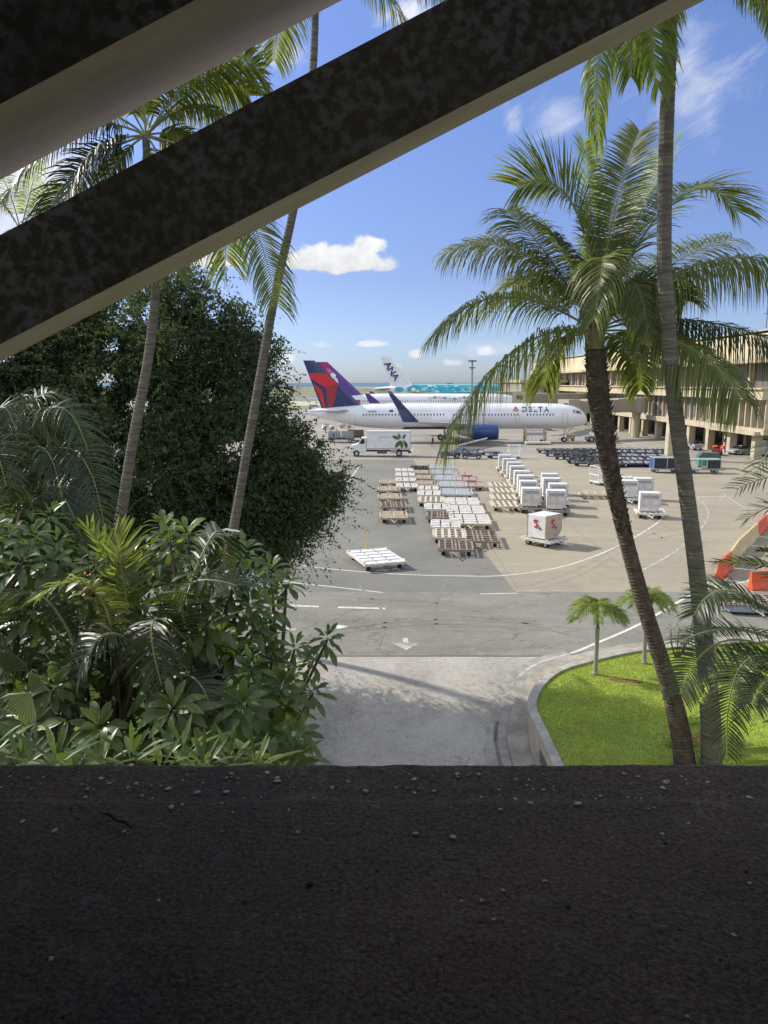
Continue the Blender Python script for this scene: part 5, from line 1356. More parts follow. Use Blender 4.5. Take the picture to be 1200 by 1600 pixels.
# ------------------------------------------------------------------ ground equipment
def lbox(g, c, d, mi=0): g.box(c, d, 0, mi)
def make_dolly(w, l, fm, sm, style, name='cargo_dolly', tow=0):
    """flat dolly: frame with rails, rollers or slats, wheels and a drawbar. Local origin on the ground, length along y"""
    root = bpy.data.objects.new(name, None); COL.objects.link(root); root.empty_display_size = .3
    h = .44; g = MB()
    for s in (-1, 1):
        g.box((s * (w / 2 - .06), 0, h), (.12, l, .16)); g.box((0, s * (l / 2 - .06), h), (w - .24, .12, .16))
    g.box((0, 0, h - .02), (.12, l - .26, .12))
    if style == 'slats':
        for k in range(1, 4): g.box((0, -l / 2 + l * k / 4, h - .01), (w - .26, .16, .12))
        for k in range(5): g.box((-w / 2 + w * (k + .5) / 5, 0, h + .045), (.20, l - .26, .05))
    if style == 'grid':
        for k in range(1, 6): g.box((0, -l / 2 + l * k / 6, h + .01), (w - .26, .09, .10))
        for k in range(1, 5): g.box((-w / 2 + w * k / 5, 0, h + .05), (.09, l - .26, .05))
    for sx in (-1, 1):
        for sy in (-1, 1): g.box((sx * (w / 2 - .05), sy * (l / 2 - .3), h + .12), (.08, .22, .12))
    g.build('frame', fm, root)
    if style == 'rollers':
        g = MB(); nr = 7
        for k in range(nr):
            for q in range(2):
                x0 = -w / 2 + .2 + q * (w / 2 - .14); yk = -l / 2 + l * (k + .5) / nr
                g.box((x0 + (w / 2 - .34) / 2, yk, h + .03), (w / 2 - .34, l / nr * .62, .07))
        g.build('roller_deck', sm, root)
    if style == 'plates':
        g = MB(); nr = 5
        for k in range(nr):
            for q in range(3):
                g.box((-w / 2 + w * (q + .5) / 3, -l / 2 + l * (k + .5) / nr, h + .03), (w / 3 - .12, l / nr * .74, .08))
        g.build('deck_plates', sm, root)
    for sx in (-1, 1):
        for sy in (-1, 1):
            o = wheel_mb((sx * (w / 2 - .35), sy * (l / 2 - .55), .2), .2, .26, 'y' if False else 'x', 12).build('wheel', [rubber, silver], root)
    g = MB(); y0 = -l / 2
    if tow: g.cyl((0, l / 2 - .05, h), (0.0, l / 2 + .1, h + 1.2), .045, .03, 8); g.box((0, l / 2 + .1, h + 1.22), (.22, .05, .08))
    else: g.cyl((-.25, y0, .36), (0, y0 - .85, .3), .035); g.cyl((.25, y0, .36), (0, y0 - .85, .3), .035); g.cyl((0, y0 - .8, .3), (0, y0 - 1.05, .28), .05)
    g.build('tow_bar', yel if tow else fm, root)
    return root
DK = {}
def dolly(px, py, kind, label, rot=-2.3, group='cargo dollies on the apron', z=.5):
    spec = {'tan': (2.35, 3.3, tanp, tanp, 'rollers', 0), 'white': (2.35, 3.3, whd, whd, 'plates', 0), 'cream': (2.5, 3.4, cream, cream, 'slats', 0), 'brown': (2.4, 3.3, brownp, tanp, 'grid', 0),
            'silver': (3.3, 4.3, silp, silp, 'rollers', 1), 'bigwhite': (3.3, 4.2, cream, whd, 'plates', 0), 'bigdark': (3.0, 4.0, brownp, greyp, 'grid', 0),
            'pink': (2.3, 3.0, pinkf, pinkf, 'plates', 0), 'red': (2.35, 3.2, pinkf, whd, 'plates', 0), 'dark': (2.4, 3.3, gdk, gdk, 'grid', 0)}[kind]
    if kind not in DK: DK[kind] = make_dolly(*spec[:5], tow=spec[5]); o = DK[kind]
    else: o = copy_tree(DK[kind])
    p = G(px, py, z); o.location = (p.x, p.y, 0.012); o.rotation_euler = (0, 0, R(rot))
    tag(o, label, 'cargo dolly', group); return o
ords = ['first', 'second', 'third', 'fourth', 'fifth', 'sixth', 'seventh', 'eighth', 'ninth', 'tenth', 'eleventh', 'twelfth']
for i, (x, y, k) in enumerate(((609, 752, 'tan'), (608, 763, 'tan'), (609, 775, 'tan'), (615, 788, 'brown'), (615, 804, 'tan'))):
    dolly(x, y, k, '%s dolly, %s from the far end of the leftmost short row' % ({'tan': 'tan', 'brown': 'rusty brown'}[k], ords[i]), 1.0)
for i, (x, y) in enumerate(((632, 734), (633, 741), (634, 749), (636, 758))):
    dolly(x, y, 'white', 'white dolly, %s from the far end of the short white row' % ords[i], 0)
for i, (x, y, k) in enumerate(((656, 730, 'dark'), (658, 737, 'tan'), (662, 745, 'tan'), (664, 754, 'tan'), (669, 762, 'red'), (670, 770, 'white'), (673, 780, 'cream'), (683, 791, 'white'), (688, 804, 'brown'), (696, 818, 'white'), (702, 833, 'cream'), (712, 851, 'brown'))):
    dolly(x, y, k, '%s dolly, %s from the far end of the long middle row' % ({'dark': 'dark framed', 'tan': 'tan', 'red': 'faded red', 'white': 'white', 'cream': 'cream slatted', 'brown': 'rusty brown'}[k], ords[i]), -4)
for i, (x, y, k) in enumerate(((688, 729, 'silver'), (693, 737, 'silver'), (699, 746, 'silver'), (706, 756, 'silver'), (713, 768, 'silver'), (721, 783, 'bigwhite'), (727, 796, 'bigwhite'), (734, 811, 'bigwhite'), (746, 837, 'bigdark'))):
    dolly(x, y, k, '%s wide dolly, %s from the far end of the right-hand row' % ({'silver': 'silvery', 'bigwhite': 'cream', 'bigdark': 'dark gridded'}[k], ords[i]), -4)
for i, (x, y) in enumerate(((722, 740), (728, 748), (738, 757))):
    dolly(x, y, 'pink', 'faded pink dolly, %s from the far end beside the silvery dollies' % ords[i], -4)
for i, (x, y) in enumerate(((782, 757), (785, 766), (787, 776), (788, 787))):
    dolly(x, y, 'cream', 'empty cream dolly, %s from the far end left of the container columns' % ords[i], -3)
dolly(930, 770, 'cream', 'empty cream dolly standing left of the leaning trunk by the white cage', 80)
dolly(966, 745, 'white', 'white dolly half hidden behind the leaning trunk', 80)
fd = make_dolly(2.75, 4.1, whd, white, 'plates', tow=1); p = G(587, 869, .5); fd.location = (p.x, p.y, .012); fd.rotation_euler = (0, 0, R(19))
tag(fd, 'big white pallet dolly with raised yellow tow bar standing alone on the asphalt', 'cargo dolly')

# container (LD3 outline)
def make_uld(bm, pm, logo=False, soft=False, dep=1.53):
    root = bpy.data.objects.new('cargo_container', None); COL.objects.link(root); root.empty_display_size = .3
    prof = [(-.78, 0), (.78, 0), (1.2, .45), (1.2, 1.63), (-.78, 1.63)]
    prof = [(x - .21, z) for x, z in prof]
    g = MB(); g.ext(prof, 1, -dep / 2, dep / 2); g.build('shell', bm, root, bevel=.03)
    for y in (-dep / 2 - .012, dep / 2 + .012):
        g = MB()
        for (a, b) in zip(prof, prof[1:] + prof[:1]):
            g.cyl((a[0], y, a[1]), (b[0], y, b[1]), .035, n=6)
        g.build('edge_frame', silver, root)
    g = MB()
    g.cyl((-.05, -dep / 2 - .02, .05), (-.05, -dep / 2 - .02, 1.6), .02, n=6)
    for zz in (.55, 1.1): g.cyl((-.95, -dep / 2 - .02, zz), (.9, -dep / 2 - .02, zz), .018, n=6)
    g.build('front_rails', silver, root)
    if not logo:
        g = MB(); g.box((-.02, -dep / 2 - .012, 1.32), (1.6, .02, .28)); g.build('label_strip', greyp, root)
    g = MB()
    if logo: g.ext([(x * .985, z * .985 + .01) for x, z in prof], 1, -dep / 2 - .022, -dep / 2 - .002)
    else: g.box((-.02, -dep / 2 - .008, .72), (1.7, .012, .78))
    g.build('door_curtain', pm, root)
    if logo:
        for side in (0, 1):
            for (m_, pts_) in ((mat('logo_red', (.36, .03, .05), .5), [(-.25, .25), (-.05, .36), (.2, .30), (.12, .18), (-.02, .20), (.02, .08), (.20, .0), (.16, -.22), (-.1, -.28), (-.2, -.16), (.0, -.12), (.04, .0), (-.16, .08)]), (mat('logo_blue', (.03, .06, .30), .5), [(.26, -.2), (.40, -.16), (.44, -.30), (.32, -.38), (.22, -.32)])):
                g = MB()
                if side == 0: g.add([(x - .1, -dep / 2 - .05, .98 + z) for x, z in pts_] + [(x - .1, -dep / 2 - .03, .98 + z) for x, z in pts_], [tuple(range(len(pts_)))])
                else: g.add([(-.99 - .04, -(x), 1.0 + z) for x, z in pts_], [tuple(range(len(pts_)))])
                g.build('emblem', m_, root)
    return root
uA = None; ULDs = {}
cont_sil = mat('aluminium_panel', (.66, .65, .62), .45, .1, col2=(.52, .50, .46), scale=2)
cont_wh = mat('container_white', (.72, .71, .68), .5, col2=(.60, .58, .53), scale=1.6)
cont_shaded = mat('container_shaded_tan', (.46, .36, .27), .6, col2=(.36, .28, .21), scale=1.6)  # tan carries the shade of the face turned from the sun
def uld(px, pyb, kind, label, rot, dk='white', drot=None, group='cargo containers parked on dollies'):
    p = G(px, pyb, .55)
    if kind not in ULDs: ULDs[kind] = make_uld(*{'w': (cont_wh, cont_sil), 's': (cont_wh, cont_wh), 'logo': (cont_wh, cont_shaded, True)}[kind]); o = ULDs[kind]
    else: o = copy_tree(ULDs[kind])
    o.location = (p.x, p.y, .62); o.scale = (1, 1, 1) if kind == 'logo' else (.84, .9, .95); o.rotation_euler = (0, 0, R(rot)); tag(o, label, 'cargo container', group)
    if ('u', dk) not in DK: DK[('u', dk)] = make_dolly(2.25, 2.6, {'white': whd, 'cream': cream, 'brown': brownp}[dk], white, 'slats'); d = DK[('u', dk)]
    else: d = copy_tree(DK[('u', dk)])
    d.location = (p.x, p.y, .012); d.rotation_euler = (0, 0, R(rot if drot is None else drot))
    tag(d, 'dolly carrying the ' + label.split(',')[0] if False else 'low dolly under ' + label, 'cargo dolly', 'dollies carrying containers'); return o
for i, (x, y) in enumerate(((789, 730), (796, 737), (803, 743), (808, 750), (815, 759), (821, 767), (825, 777), (829, 790))):
    uld(x, y, 'sw'[i % 2], '%s white container, counted from the far end of the left column' % ords[i].capitalize() if False else 'white container standing %s from the far end of the left column' % ords[i], -4, 'cream' if i < 6 else 'brown')
for i, (x, y) in enumerate(((858, 764), (861, 772), (871, 782), (868, 794))):
    uld(x, y, 'sw'[i % 2], 'white container standing %s from the far end of the right column' % ords[i], -6, 'white' if i < 3 else 'brown')
uld(850, 839, 'logo', 'white container with red swirl emblems and a shaded tan face standing alone', 43, 'white')
uld(981, 776, 's', 'white container right beside the leaning trunk', -8, 'white')
uld(1004, 772, 'w', 'wide pale container behind the single one between the trunks', -8, 'white')
uld(1014, 798, 'w', 'single white container nearest the slim trunk on a low white dolly', -12, 'white')
# white wire cages
def cage(px, py, w, d, h, label, rot=0):
    p = G(px, py); root = thing('wire_cage', (p.x, p.y, .012), label, 'cage', rz=R(rot)); g = MB()
    for sx in (-1, 1):
        for sy in (-1, 1): g.cyl((sx * w / 2, sy * d / 2, .25), (sx * w / 2, sy * d / 2, h), .05, n=6)
    for z in (.35, h * .55, h):
        for s in (-1, 1): g.cyl((-w / 2, s * d / 2, z), (w / 2, s * d / 2, z), .045, n=6); g.cyl((s * w / 2, -d / 2, z), (s * w / 2, d / 2, z), .045, n=6)
    for k in range(1, 7): g.cyl((-w / 2 + w * k / 7, d / 2, .3), (-w / 2 + w * k / 7, d / 2, h), .02, n=5); g.cyl((-w / 2 + w * k / 7, -d / 2, .3), (-w / 2 + w * k / 7, -d / 2, h), .02, n=5)
    g.build('bars', white, root)
    g = MB(); g.box((0, 0, .3), (w, d, .1)); g.build('floor', whd, root)
    for sx in (-1, 1):
        for sy in (-1, 1): wheel_mb((sx * w * .4, sy * d * .4, .15), .15, .1, 'y', 10).build('wheel', [rubber, silver], root)
cage(803, 716, 1.7, 1.4, 2.0, 'white wire cage trolley behind the far end of the container column')
cage(937, 757, 1.5, 2.0, 2.1, 'white wire cage trolley left of the leaning trunk', 15)

# low baggage carts parked in long rows
def cart_mesh(m1, m2, seed):
    g = MB(); rr = random.Random(seed)
    g.box((0, 0, .45), (3.0, 1.45, .14), 0, 0); g.box((-1.48, 0, .64), (.06, 1.45, .26), 0, 1); g.box((1.48, 0, .64), (.06, 1.45, .26), 0, 1)
    g.box((0, .7, .68), (2.9, .05, .06), 0, 1); g.box((0, -.7, .60), (2.9, .05, .05), 0, 1)
    for x in (-1, 1):
        for y in (-.5, .5): g.cyl((x, y - .08, .22), (x, y + .08, .22), .22, n=8, mi=2)
    g.cyl((1.5, 0, .35), (2.3, 0, .3), .05, n=6, mi=1)
    me = g.build('baggage_cart', [m1, m2, rubber]); return me
ords_ = ['first', 'second', 'third', 'fourth', 'fifth', 'sixth', 'seventh', 'eighth', 'ninth', 'tenth']
cproto = [cart_mesh(cartm, greyp, 1), cart_mesh(mat('cart_grey', (.10, .105, .12), .6, col2=(.06, .062, .07), scale=2), dgrey, 2)]
first = [True, True]
def put_cart(x, y, rz, k, label, group):
    if first[k]: o = cproto[k]; first[k] = False
    else: o = cproto[k].copy(); COL.objects.link(o)
    o.location = (x, y, .012); o.rotation_euler = (0, 0, rz); tag(o, label, 'baggage cart', group)
rr = random.Random(14)
for row, (pa, pb, n_, kk) in enumerate((((948, 706), (1038, 707), 9, 0), ((950, 711), (1036, 712), 9, 0), ((948, 717), (1030, 718), 9, 0), ((955, 723), (1028, 724), 8, 0), ((960, 729), (1026, 730), 7, 0))):
    a, b = G(*pa), G(*pb)
    for i in range(n_):
        q = a.lerp(b, i / (n_ - 1)); put_cart(q.x + rr.uniform(-.2, .2), q.y + rr.uniform(-.3, .3), rr.uniform(-.1, .1), kk, 'blue-grey baggage cart, %s from left in %s row back, right of the leaning trunk' % (ords_[i], ords_[row]), 'baggage carts right of the leaning trunk')
for row, (pa, pb, n_) in enumerate((((855, 708), (935, 707), 8), ((868, 713), (938, 713), 7), ((882, 718), (940, 719), 6), ((898, 724), (945, 725), 5), ((915, 728), (948, 730), 3))):
    a, b = G(*pa), G(*pb)
    for i in range(n_):
        q = a.lerp(b, i / (n_ - 1)); put_cart(q.x + rr.uniform(-.3, .3), q.y + rr.uniform(-.4, .4), rr.uniform(-.35, .2), 1, 'dark baggage cart, %s from left in %s row back, left of the leaning trunk' % (ords_[i], ords_[row]), 'baggage carts left of the leaning trunk')
for (px, py, lb) in ((765, 711, 'low blue baggage cart just left of the white wire cage'), (775, 716, 'low dark baggage cart beside the first container')):
    q = G(px, py); put_cart(q.x, q.y, .25, 0, lb, 'stray baggage carts')

# covered baggage carts
def covered(px, py, w, h, label, rot, end=blue, openc=cartd, bare=False):
    p = G(px, py); root = thing('covered_baggage_cart', (p.x, p.y, .012), label, 'baggage cart', rz=R(rot))
    g = MB(); g.box((0, 0, .5), (w, 1.6, .16)); g.build('bed', greyp, root)
    g = MB(); g.box((0, 0, h), (w + .1, 1.7, .08))
    for x in (-w / 2 + .04, 0, w / 2 - .04):
        for y in (-.78, .78): g.box((x, y, (h + .55) / 2), (.07, .07, h - .6))
    g.build('roof_frame', silver, root)
    if not bare:
        g = MB(); g.box((0, .74, (h + .58) / 2), (w - .1, .04, h - .66)); g.build('rear_curtain', openc, root)
    g = MB()
    for x in ((w / 4,) if bare else (-w / 4, w / 4)): g.box((x, -.72, (h + .58) / 2), (w / 2 - .16, .04, h - .75))
    g.build('front_curtain', openc, root)
    if not bare:
        g = MB(); g.box((-w / 2 - .01, 0, (h + .5) / 2), (.05, 1.45, h - .6)); g.build('end_curtain', end, root)
    for x in (-w * .36, w * .36):
        for y in (-.6, .6): wheel_mb((x, y, .26), .26, .18, 'y', 12).build('wheel', [rubber, silver], root)
    g = MB(); g.cyl((w / 2, 0, .4), (w / 2 + .9, 0, .35), .05); g.build('tow_bar', dgrey, root)
covered(1038, 738, 3.5, 1.95, 'dark covered baggage cart with a blue end curtain left of the slim trunk', 0)
covered(1100, 739, 3.6, 1.8, 'dark open-framed baggage cart right of the slim trunk before the green container', 0, end=cartd, bare=True)
# green container
p = G(1106, 731); root = thing('green_container', (p.x, p.y, .012), 'bright green skip with a dark sloping lid right of the slim trunk', 'skip', rz=R(-12))
g = MB(); g.ext([(-1.3, .3), (1.0, .3), (1.4, .8), (1.4, 1.5), (-1.5, 1.5)], 1, -.9, .9); g.build('body', green, root, bevel=.03)
g = MB(); g.ext([(-1.5, 1.52), (1.45, 1.52), (1.1, 2.1), (-1.0, 2.1)], 1, -.92, .92); g.build('lid', mat('lid_green', (.05, .10, .08), .5), root)
for sx in (-1, 1):
    for sy in (-.7, .7): wheel_mb((sx, sy, .16), .16, .1, 'y', 10).build('wheel', [rubber, silver], root)

# vehicles
def tug(px, py, label, m, rot, group='tow tractors'):
    p = G(px, py); root = thing('tow_tractor', (p.x, p.y, .012), label, 'tow tractor', group, rz=R(rot))
    g = MB(); g.ext([(-1.5, .35), (1.5, .35), (1.5, .85), (.55, 1.0), (.5, .72), (-.35, .72), (-.4, 1.05), (-1.5, 1.05)], 1, -.65, .65); g.build('body', m, root, bevel=.04)
    g = MB(); g.box((-.3, 0, .85), (.5, .9, .14)); g.box((-.52, 0, 1.1), (.12, .9, .5)); g.build('seat', rubber, root)
    g = MB(); g.cyl((.35, -.2, .85), (.1, -.2, 1.25), .03); g.cyl((.08, -.2, 1.24), (.11, -.2, 1.28), .19, n=12); g.build('steering_wheel', rubber, root)
    for x in (-1, 1):
        for y in (-.62, .62): wheel_mb((x, y, .34), .34, .22, 'y', 14).build('wheel', [rubber, silver], root)
    return root
tug(703, 716, 'dark blue tow tractor under the drooping yellow frond', navy, 10)
tug(737, 717, 'dark tow tractor with a belt arm below the engine', dgrey, -5)
tug(1120, 711, 'red tow tractor parked under the terminal between columns', red2, 60)
tug(1128, 705, 'orange-red tow tractor beside a terminal column', orange, 110)
tug(1085, 703, 'grey tow tractor in the shade under the terminal near the slim trunk', greyp, 90)
tug(513, 671, 'small white tow tractor beneath the tailplane of the nearest jet', white, 20)
tug(540, 669, 'small cream tow tractor parked beneath the tail of the nearest jet', cream, 0)
# belt loader
p = G(738, 708); root = thing('belt_loader', (p.x, p.y, .012), 'belt loader with a pale raised frame behind the dark tractor', 'belt loader', rz=R(-15))
g = MB(); g.box((0, 0, .6), (3.6, 1.5, .5)); g.build('chassis', greyp, root)
g = MB(); a, b = Vector((-2.8, 0, 1.0)), Vector((2.4, 0, 2.4)); g.loft([[a + Vector((0, -.35, 0)), a + Vector((0, .35, 0)), a + Vector((0, .35, .2)), a + Vector((0, -.35, .2))], [b + Vector((0, -.35, 0)), b + Vector((0, .35, 0)), b + Vector((0, .35, .2)), b + Vector((0, -.35, .2))]]); g.build('belt', whd, root)
for x in (-1.2, 1.2):
    for y in (-.7, .7): wheel_mb((x, y, .36), .36, .25).build('wheel', [rubber, silver], root)
# cargo loader beneath the jet
p = G(836, 693); root = thing('cargo_loader', (p.x, p.y, .012), 'tan scissor cargo loader with open platforms under the nearest jet', 'cargo loader'); g = MB()
for x in (-1.9, 1.9):
    for (yy_, zz_, aa_, bb_) in ((1.0, 1.6, .35, 3.1), (-.6, 1.3, .27, 2.4)):
        g = MB(); g.box((x, yy_, zz_), (aa_, aa_ * 1.1, bb_)); g.build('guide_post', tanp, root)
g = MB(); g.box((0, .8, 1.7), (3.5, 3.0, .25)); g.box((0, .8, 2.5), (3.5, .12, .12)); g.box((0, -.7, 2.2), (3.5, .1, .1)); g.build('upper_platform', greyp, root)
g = MB(); g.box((0, -2.0, .35), (4.6, 2.4, .35)); g.build('lower_platform', whd, root)
g = MB()
for k in range(5): g.box((-1.5 + k * .75, -.65, 1.0), (.12, .12, 1.3))
g.box((0, -.65, 1.1), (3.4, .1, .1)); g.build('railings', whd, root)
for x in (-1.6, 1.6):
    for y in (.2, 1.8): wheel_mb((x, y, .32), .32, .25).build('wheel', [rubber, silver], root)
# push-back tractor at the nose
p = G(937, 690); root = thing('pushback_tractor', (p.x, p.y, .012), 'low grey push-back tractor by the nose, partly behind the leaning trunk', 'tractor')
g = MB(); g.ext([(-3.2, .4), (3.4, .4), (3.4, 1.1), (1.6, 1.25), (1.3, 1.9), (-.1, 1.9), (-.4, 1.2), (-3.2, 1.05)], 1, -1.2, 1.2); g.build('body', greyp, root, bevel=.05)
g = MB(); g.box((.6, 0, 1.62), (1.3, 2.46, .42)); g.build('cab_windows', glassd, root)
for x in (-2, 2.3):
    for y in (-1.1, 1.1): wheel_mb((x, y, .55), .55, .4).build('wheel', [rubber, silver], root)
p = G(890, 689); root = thing('nose_dock', (p.x, p.y, .012), 'small tan service cart beside the nose wheel', 'service cart')
g = MB(); g.box((0, 0, .9), (1.8, 1.2, .9)); g.build('body', tanp, root, bevel=.04); g = MB(); g.cyl((-.9, 0, .5), (-2.3, 0, .4), .06); g.build('tow_bar', dgrey, root)
for x in (-.6, .6):
    for y in (-.5, .5): wheel_mb((x, y, .25), .25, .16).build('wheel', [rubber, silver], root)

# box truck
p = G(595, 712.5); root = thing('box_truck', (p.x, p.y, .012), 'white box truck with green leaf print on its side facing left', 'truck')
g = MB(); g.box((1.25, 0, 2.6), (6.9, 2.5, 2.75)); g.build('cargo_box', whd if False else white, root, bevel=.04)
g = MB(); g.box((1.25, -1.262, 3.93), (6.95, .03, .12)); g.box((1.25, -1.262, 1.28), (6.95, .03, .12)); g.box((4.68, 0, 2.6), (.06, 2.54, 2.8)); g.build('box_trim', greyp, root)
g = MB(); g.ext([(-4.75, .65), (-2.3, .65), (-2.3, 3.0), (-3.0, 3.0), (-3.55, 2.05), (-4.6, 1.75), (-4.8, 1.4)], 1, -1.05, 1.05); g.build('cab', white, root, bevel=.08)
g = MB()
for y in (-1.07, 1.07): g.ext([(-3.42, 2.02), (-2.55, 2.02), (-2.55, 2.75), (-2.98, 2.8)], 1, y - .01, y + .01)
g.build('side_window', glassd, root)
g = MB(); g.add([(-3.56, -.95, 2.08), (-3.56, .95, 2.08), (-3.06, .95, 2.92), (-3.06, -.95, 2.92)], [(0, 1, 2, 3)]); g.build('windscreen', glassd, root)
g = MB(); g.box((0, 0, .85), (9.2, .9, .25)); g.box((.2, -.9, .75), (1.6, .5, .55)); g.build('chassis', dgrey, root)
g = MB(); g.box((-4.8, 0, .7), (.2, 2.1, .3)); g.build('bumper', silver, root)
g = MB(); g.box((2.0, -.95, .8), (1.0, .4, .5)); g.build('tool_box', tanp, root)
g = MB(); g.box((4.6, 0, .6), (.5, 2.2, .2)); g.build('tail_lift', dgrey, root)
for x in (-3.85, 2.9):
    for y in (-1.0, 1.0): wheel_mb((x, y, .5), .5, .3).build('wheel', [rubber, silver], root)
def leafshape(cx, cz, L, W, ang, n=9):
    o = []
    for i in range(n + 1): t = i / n; o.append((t * L, W * math.sin(math.pi * t) ** .8))
    for i in range(n - 1, 0, -1): t = i / n; o.append((t * L, -W * math.sin(math.pi * t) ** .8))
    return [(cx + a * math.cos(ang) - b * math.sin(ang), cz + a * math.sin(ang) + b * math.cos(ang)) for a, b in o]
for (cx, cz, L, W, an) in ((3.0, 2.75, 1.35, .28, 2.75), (3.15, 2.6, 1.5, .32, -2.2), (3.25, 2.55, 1.35, .28, -1.5), (3.4, 2.75, .95, .22, 1.0), (3.1, 2.85, .9, .2, 2.0), (3.9, 2.2, .9, .3, -1.4), (3.5, 2.6, 1.0, .2, -.9)):
    g = MB(); g.ext(leafshape(cx, cz, L, W, an), 1, -1.265, -1.256); g.build('leaf_print', leafg, root)
g = MB(); g.box((.7, -1.258, 3.1), (2.4, .012, .16)); g.box((.2, -1.258, 2.5), (1.3, .012, .07)); g.build('faded_stripe', mat('pale_blue_print', (.42, .52, .60), .5), root)

# trailers at left
def trailer(px, py, L, m, label, rot=0, boxes=1):
    p = G(px, py); root = thing('equipment_trailer', (p.x, p.y, .012), label, 'trailer', rz=R(rot))
    g = MB(); g.box((0, 0, .7), (L, 2.2, .25)); g.build('bed', dgrey, root)
    g = MB(); 
    for k in range(boxes): g.box((-L / 2 + L * (k + .5) / boxes, 0, 1.5), (L / boxes * .9, 2.0, 1.3), 0, 0, .97)
    g.build('load', m, root)
    for x in (-L * .35, L * .35):
        for y in (-.9, .9): wheel_mb((x, y, .36), .36, .25).build('wheel', [rubber, silver], root)
trailer(533, 691, 5.2, greyp, 'grey boxy trailer left of the white truck near the tree', 0, 2)
trailer(556, 688, 3.6, mat('load_brown', (.24, .20, .17), .8, col2=(.16, .14, .12), scale=2), 'brownish loaded trailer directly behind the white truck cab')
trailer(490, 640, 4.2, greyp, 'small grey trailer far left beyond the tail fin tip')

def car(px, py, label, m, rot):
    p = G(px, py); root = thing('car', (p.x, p.y, .012), label, 'car', rz=R(rot))
    g = MB(); g.ext([(-2.1, .3), (2.1, .3), (2.15, .75), (1.1, .95), (-1.9, 1.0), (-2.15, .7)], 1, -.85, .85); g.build('body', m, root, bevel=.06)
    g = MB(); g.ext([(-1.8, .98), (1.05, .95), (.4, 1.42), (-1.3, 1.45)], 1, -.72, .72); g.build('windows', glassd, root)
    g = MB(); g.ext([(-1.35, 1.44), (.42, 1.41), (.35, 1.48), (-1.25, 1.5)], 1, -.7, .7); g.build('roof', m, root)
    for y in (-.6, .6):
        g = MB(); g.box((2.13, y, .68), (.06, .35, .14)); g.build('headlight', white, root)
    for x in (-1.35, 1.35):
        for y in (-.8, .8): wheel_mb((x, y, .32), .32, .2).build('wheel', [rubber, silver], root)
car(1156, 710, 'silver car parked in the shade under the terminal', silver, 200)
p = G(1192, 712); root = thing('storage_container', (p.x + 2.0, p.y, .012), 'white slatted storage container under the right end of the terminal', 'container')
g = MB(); g.box((0, 0, 1.35), (4.6, 2.2, 2.3)); g.build('body', white, root, bevel=.04)
g = MB()
for k in range(8): g.box((-2.1 + k * .6, -1.12, 1.35), (.08, .05, 2.2))
g.build('ribs', greyp, root)
p = G(1131, 708); root = thing('warning_post', (p.x, p.y, .012), 'red and white striped post beside a terminal column', 'post')
for k in range(5):
    g = MB(); g.cyl((0, 0, k * .6), (0, 0, k * .6 + .6), .16, n=8); g.build('stripe', red1 if k % 2 else white, root)

# plastic barriers at right
def barrier(a, b, m, label):
    a, b = Vector(a), Vector(b); d = b - a; L = d.length; ang = math.atan2(d.y, d.x); mid = (a + b) / 2
    root = thing('plastic_barrier', (mid.x, mid.y, .012), label, 'barrier', 'plastic barriers at the right', rz=ang)
    g = MB(); h = 1.05; prof = [(-.24, 0), (.24, 0), (.24, .12), (.13, .40), (.08, h), (-.08, h), (-.13, .40), (-.24, .12)]
    x0, x1 = -L / 2 + .14, L / 2 - .14; S = []
    k = 6
    for i in range(k + 1):
        x = x0 + (x1 - x0) * i / k; sc = 1 if i % 2 == 0 else .86
        S.append([(x, y * (sc if 0 < z else 1), z) for y, z in prof])
    g.loft(S); g.build('body', m, root, bevel=.02)
    g = MB()
    for s in (-1, 1): g.box((s * L * .22, 0, .03), (.35, .66, .06))
    g.build('feet', m, root)
bp = [G(1122, 905), G(1140, 887), G(1152, 868), G(1168, 852), G(1182, 838), G(1196, 824), G(1212, 811), G(1228, 800)]
bl = ['orange plastic barrier standing nearest the post at the end of the row', 'cream plastic barrier second in the row from the near end', 'cream plastic barrier third in the row from the near end', 'cream plastic barrier fourth in the row from the near end', 'orange plastic barrier fifth in the row from the near end', 'cream plastic barrier sixth in the row from the near end', 'orange plastic barrier seventh in the row at the right edge']
bm_ = [orange, barc, barc, barc, orange, barc, orange]
for i in range(7): barrier(bp[i], bp[i + 1], bm_[i], bl[i])
barrier(G(1168, 922), G(1222, 918), orange, 'orange plastic barrier set crosswise behind the rusty grid rack')
p = G(1130, 932); root = thing('bollard', (p.x, p.y, .012), 'leaning white bollard post between the barriers and the slim trunk', 'bollard')
g = MB(); g.tube([Vector((0, 0, 0)), Vector((.13, 0, 1.0))], [.055, .05], 10); g.build('post', whd, root); g = MB(); g.cyl((0, 0, 0), (0, 0, .05), .2, n=12); g.build('base_plate', whd, root)
# rusty rack
a = G(1172, 936, .55); root = make_dolly(3.0, 2.2, brownp, tanp, 'grid', name='pallet_rack'); root.location = (a.x, a.y, .012); root.rotation_euler = (0, 0, R(-8))
tag(root, 'rusty brown gridded rack lying behind the palm fronds at the right edge', 'rack')
g = MB(); g.cyl((-1.7, -.6, .1), (-2.0, .2, 1.3), .05); g.build('raised_handle', tanp, root)
g = MB(); g.box((0, -.75, .30), (2.7, .7, .3)); g.build('tarp', mat('pale_blue_tarp', (.30, .36, .42), .6), root)

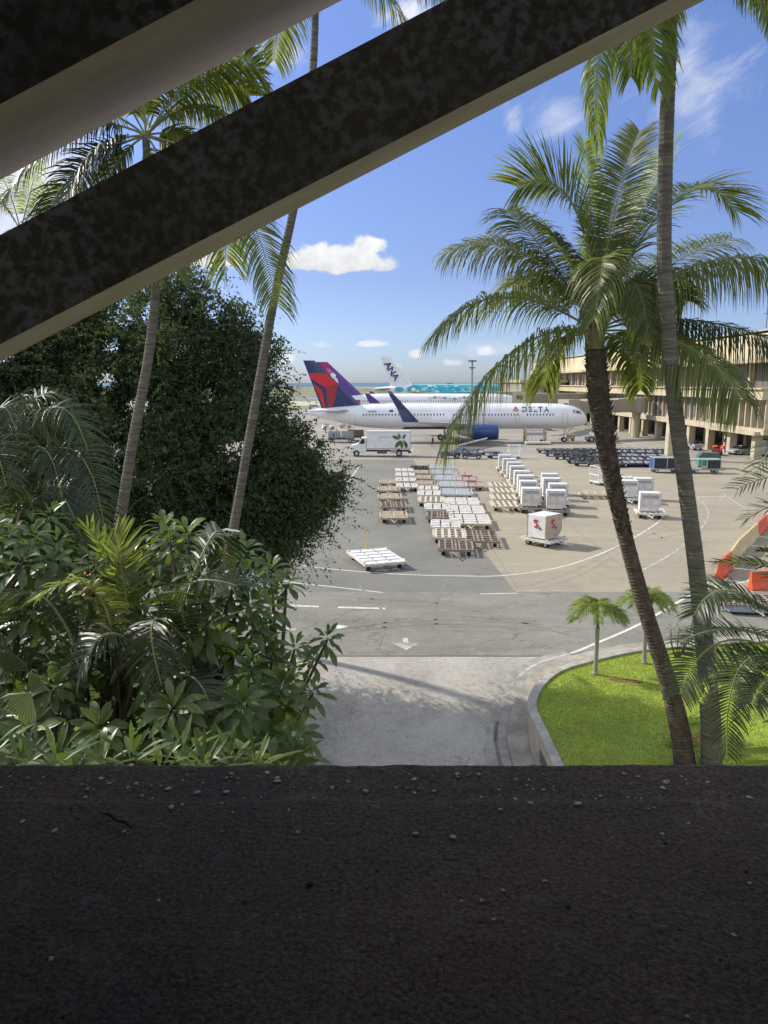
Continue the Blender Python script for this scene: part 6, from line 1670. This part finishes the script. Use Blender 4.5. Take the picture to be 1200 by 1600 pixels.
# workers
def person(px, py, label, top, lean=0, rot=0, arm=0):
    p = G(px, py); root = thing('person', (p.x, p.y, .012), label, 'person', 'apron workers', rz=R(rot))
    me = bpy.data.meshes.new('body')
    J = [((0, 0, .95), .15), ((0, 0, 1.18), .15), ((0, 0, 1.40), .17), ((0, 0, 1.52), .06), ((0, -.02, 1.60), .085), ((0, -.02, 1.72), .09),
         ((.10, 0, .88), .095), ((.12, -.08, .48), .065), ((.13, .02, .09), .045), ((.13, -.14, .04), .04),
         ((-.10, 0, .88), .095), ((-.12, .12, .50), .065), ((-.13, .22, .11), .045), ((-.13, .08, .04), .04),
         ((.20, 0, 1.42), .06), ((.26, 0, 1.14), .045), ((.25, -.12 - arm, .92), .035), ((-.20, 0, 1.42), .06), ((-.26, .03, 1.14), .045), ((-.25, -.06, .90), .035)]
    E = [(0, 1), (1, 2), (2, 3), (3, 4), (4, 5), (0, 6), (6, 7), (7, 8), (8, 9), (0, 10), (10, 11), (11, 12), (12, 13), (2, 14), (14, 15), (15, 16), (2, 17), (17, 18), (18, 19)]
    me.from_pydata([j[0] for j in J], E, []); o = bpy.data.objects.new('body', me); COL.objects.link(o); o.parent = root
    sm = o.modifiers.new('skin', 'SKIN'); sb = o.modifiers.new('sub', 'SUBSURF'); sb.levels = sb.render_levels = 1
    for i, j in enumerate(J): me.skin_vertices[0].data[i].radius = (j[1], j[1])
    me.skin_vertices[0].data[0].use_root = True; me.materials.append(cloth)
    g = MB(); g.loft([[(rx * math.cos(t), ry * math.sin(t), z) for t in [6.283 * i / 12 for i in range(12)]] for rx, ry, z in ((.19, .16, .92), (.19, .165, 1.15), (.225, .175, 1.40), (.12, .11, 1.52))]); g.build('vest', top, root, smooth=True)
    g = MB(); g.loft([[(rx * math.cos(t), -.02 + rx * 1.1 * math.sin(t), z) for t in [6.283 * i / 10 for i in range(10)]] for rx, z in ((.05, 1.52), (.085, 1.58), (.092, 1.68), (.08, 1.76), (.03, 1.81))]); g.build('face', skinm, root, smooth=True)
    g = MB(); g.loft([[(rx * math.cos(t), .0 + rx * 1.1 * math.sin(t), z) for t in [6.283 * i / 10 for i in range(10)]] for rx, z in ((.10, 1.70), (.10, 1.76), (.075, 1.82), (.02, 1.845))]); g.build('hair', hairm, root, smooth=True)
person(676, 697, 'worker in dark clothes walking on the apron right of the white truck', cloth, 0, 60)
person(723, 714, 'worker in a blue shirt standing between the two dark tractors', shirtb, 0, -40)
person(1004, 683, 'worker in a yellow vest standing by a terminal column', hivis, 0, 0)
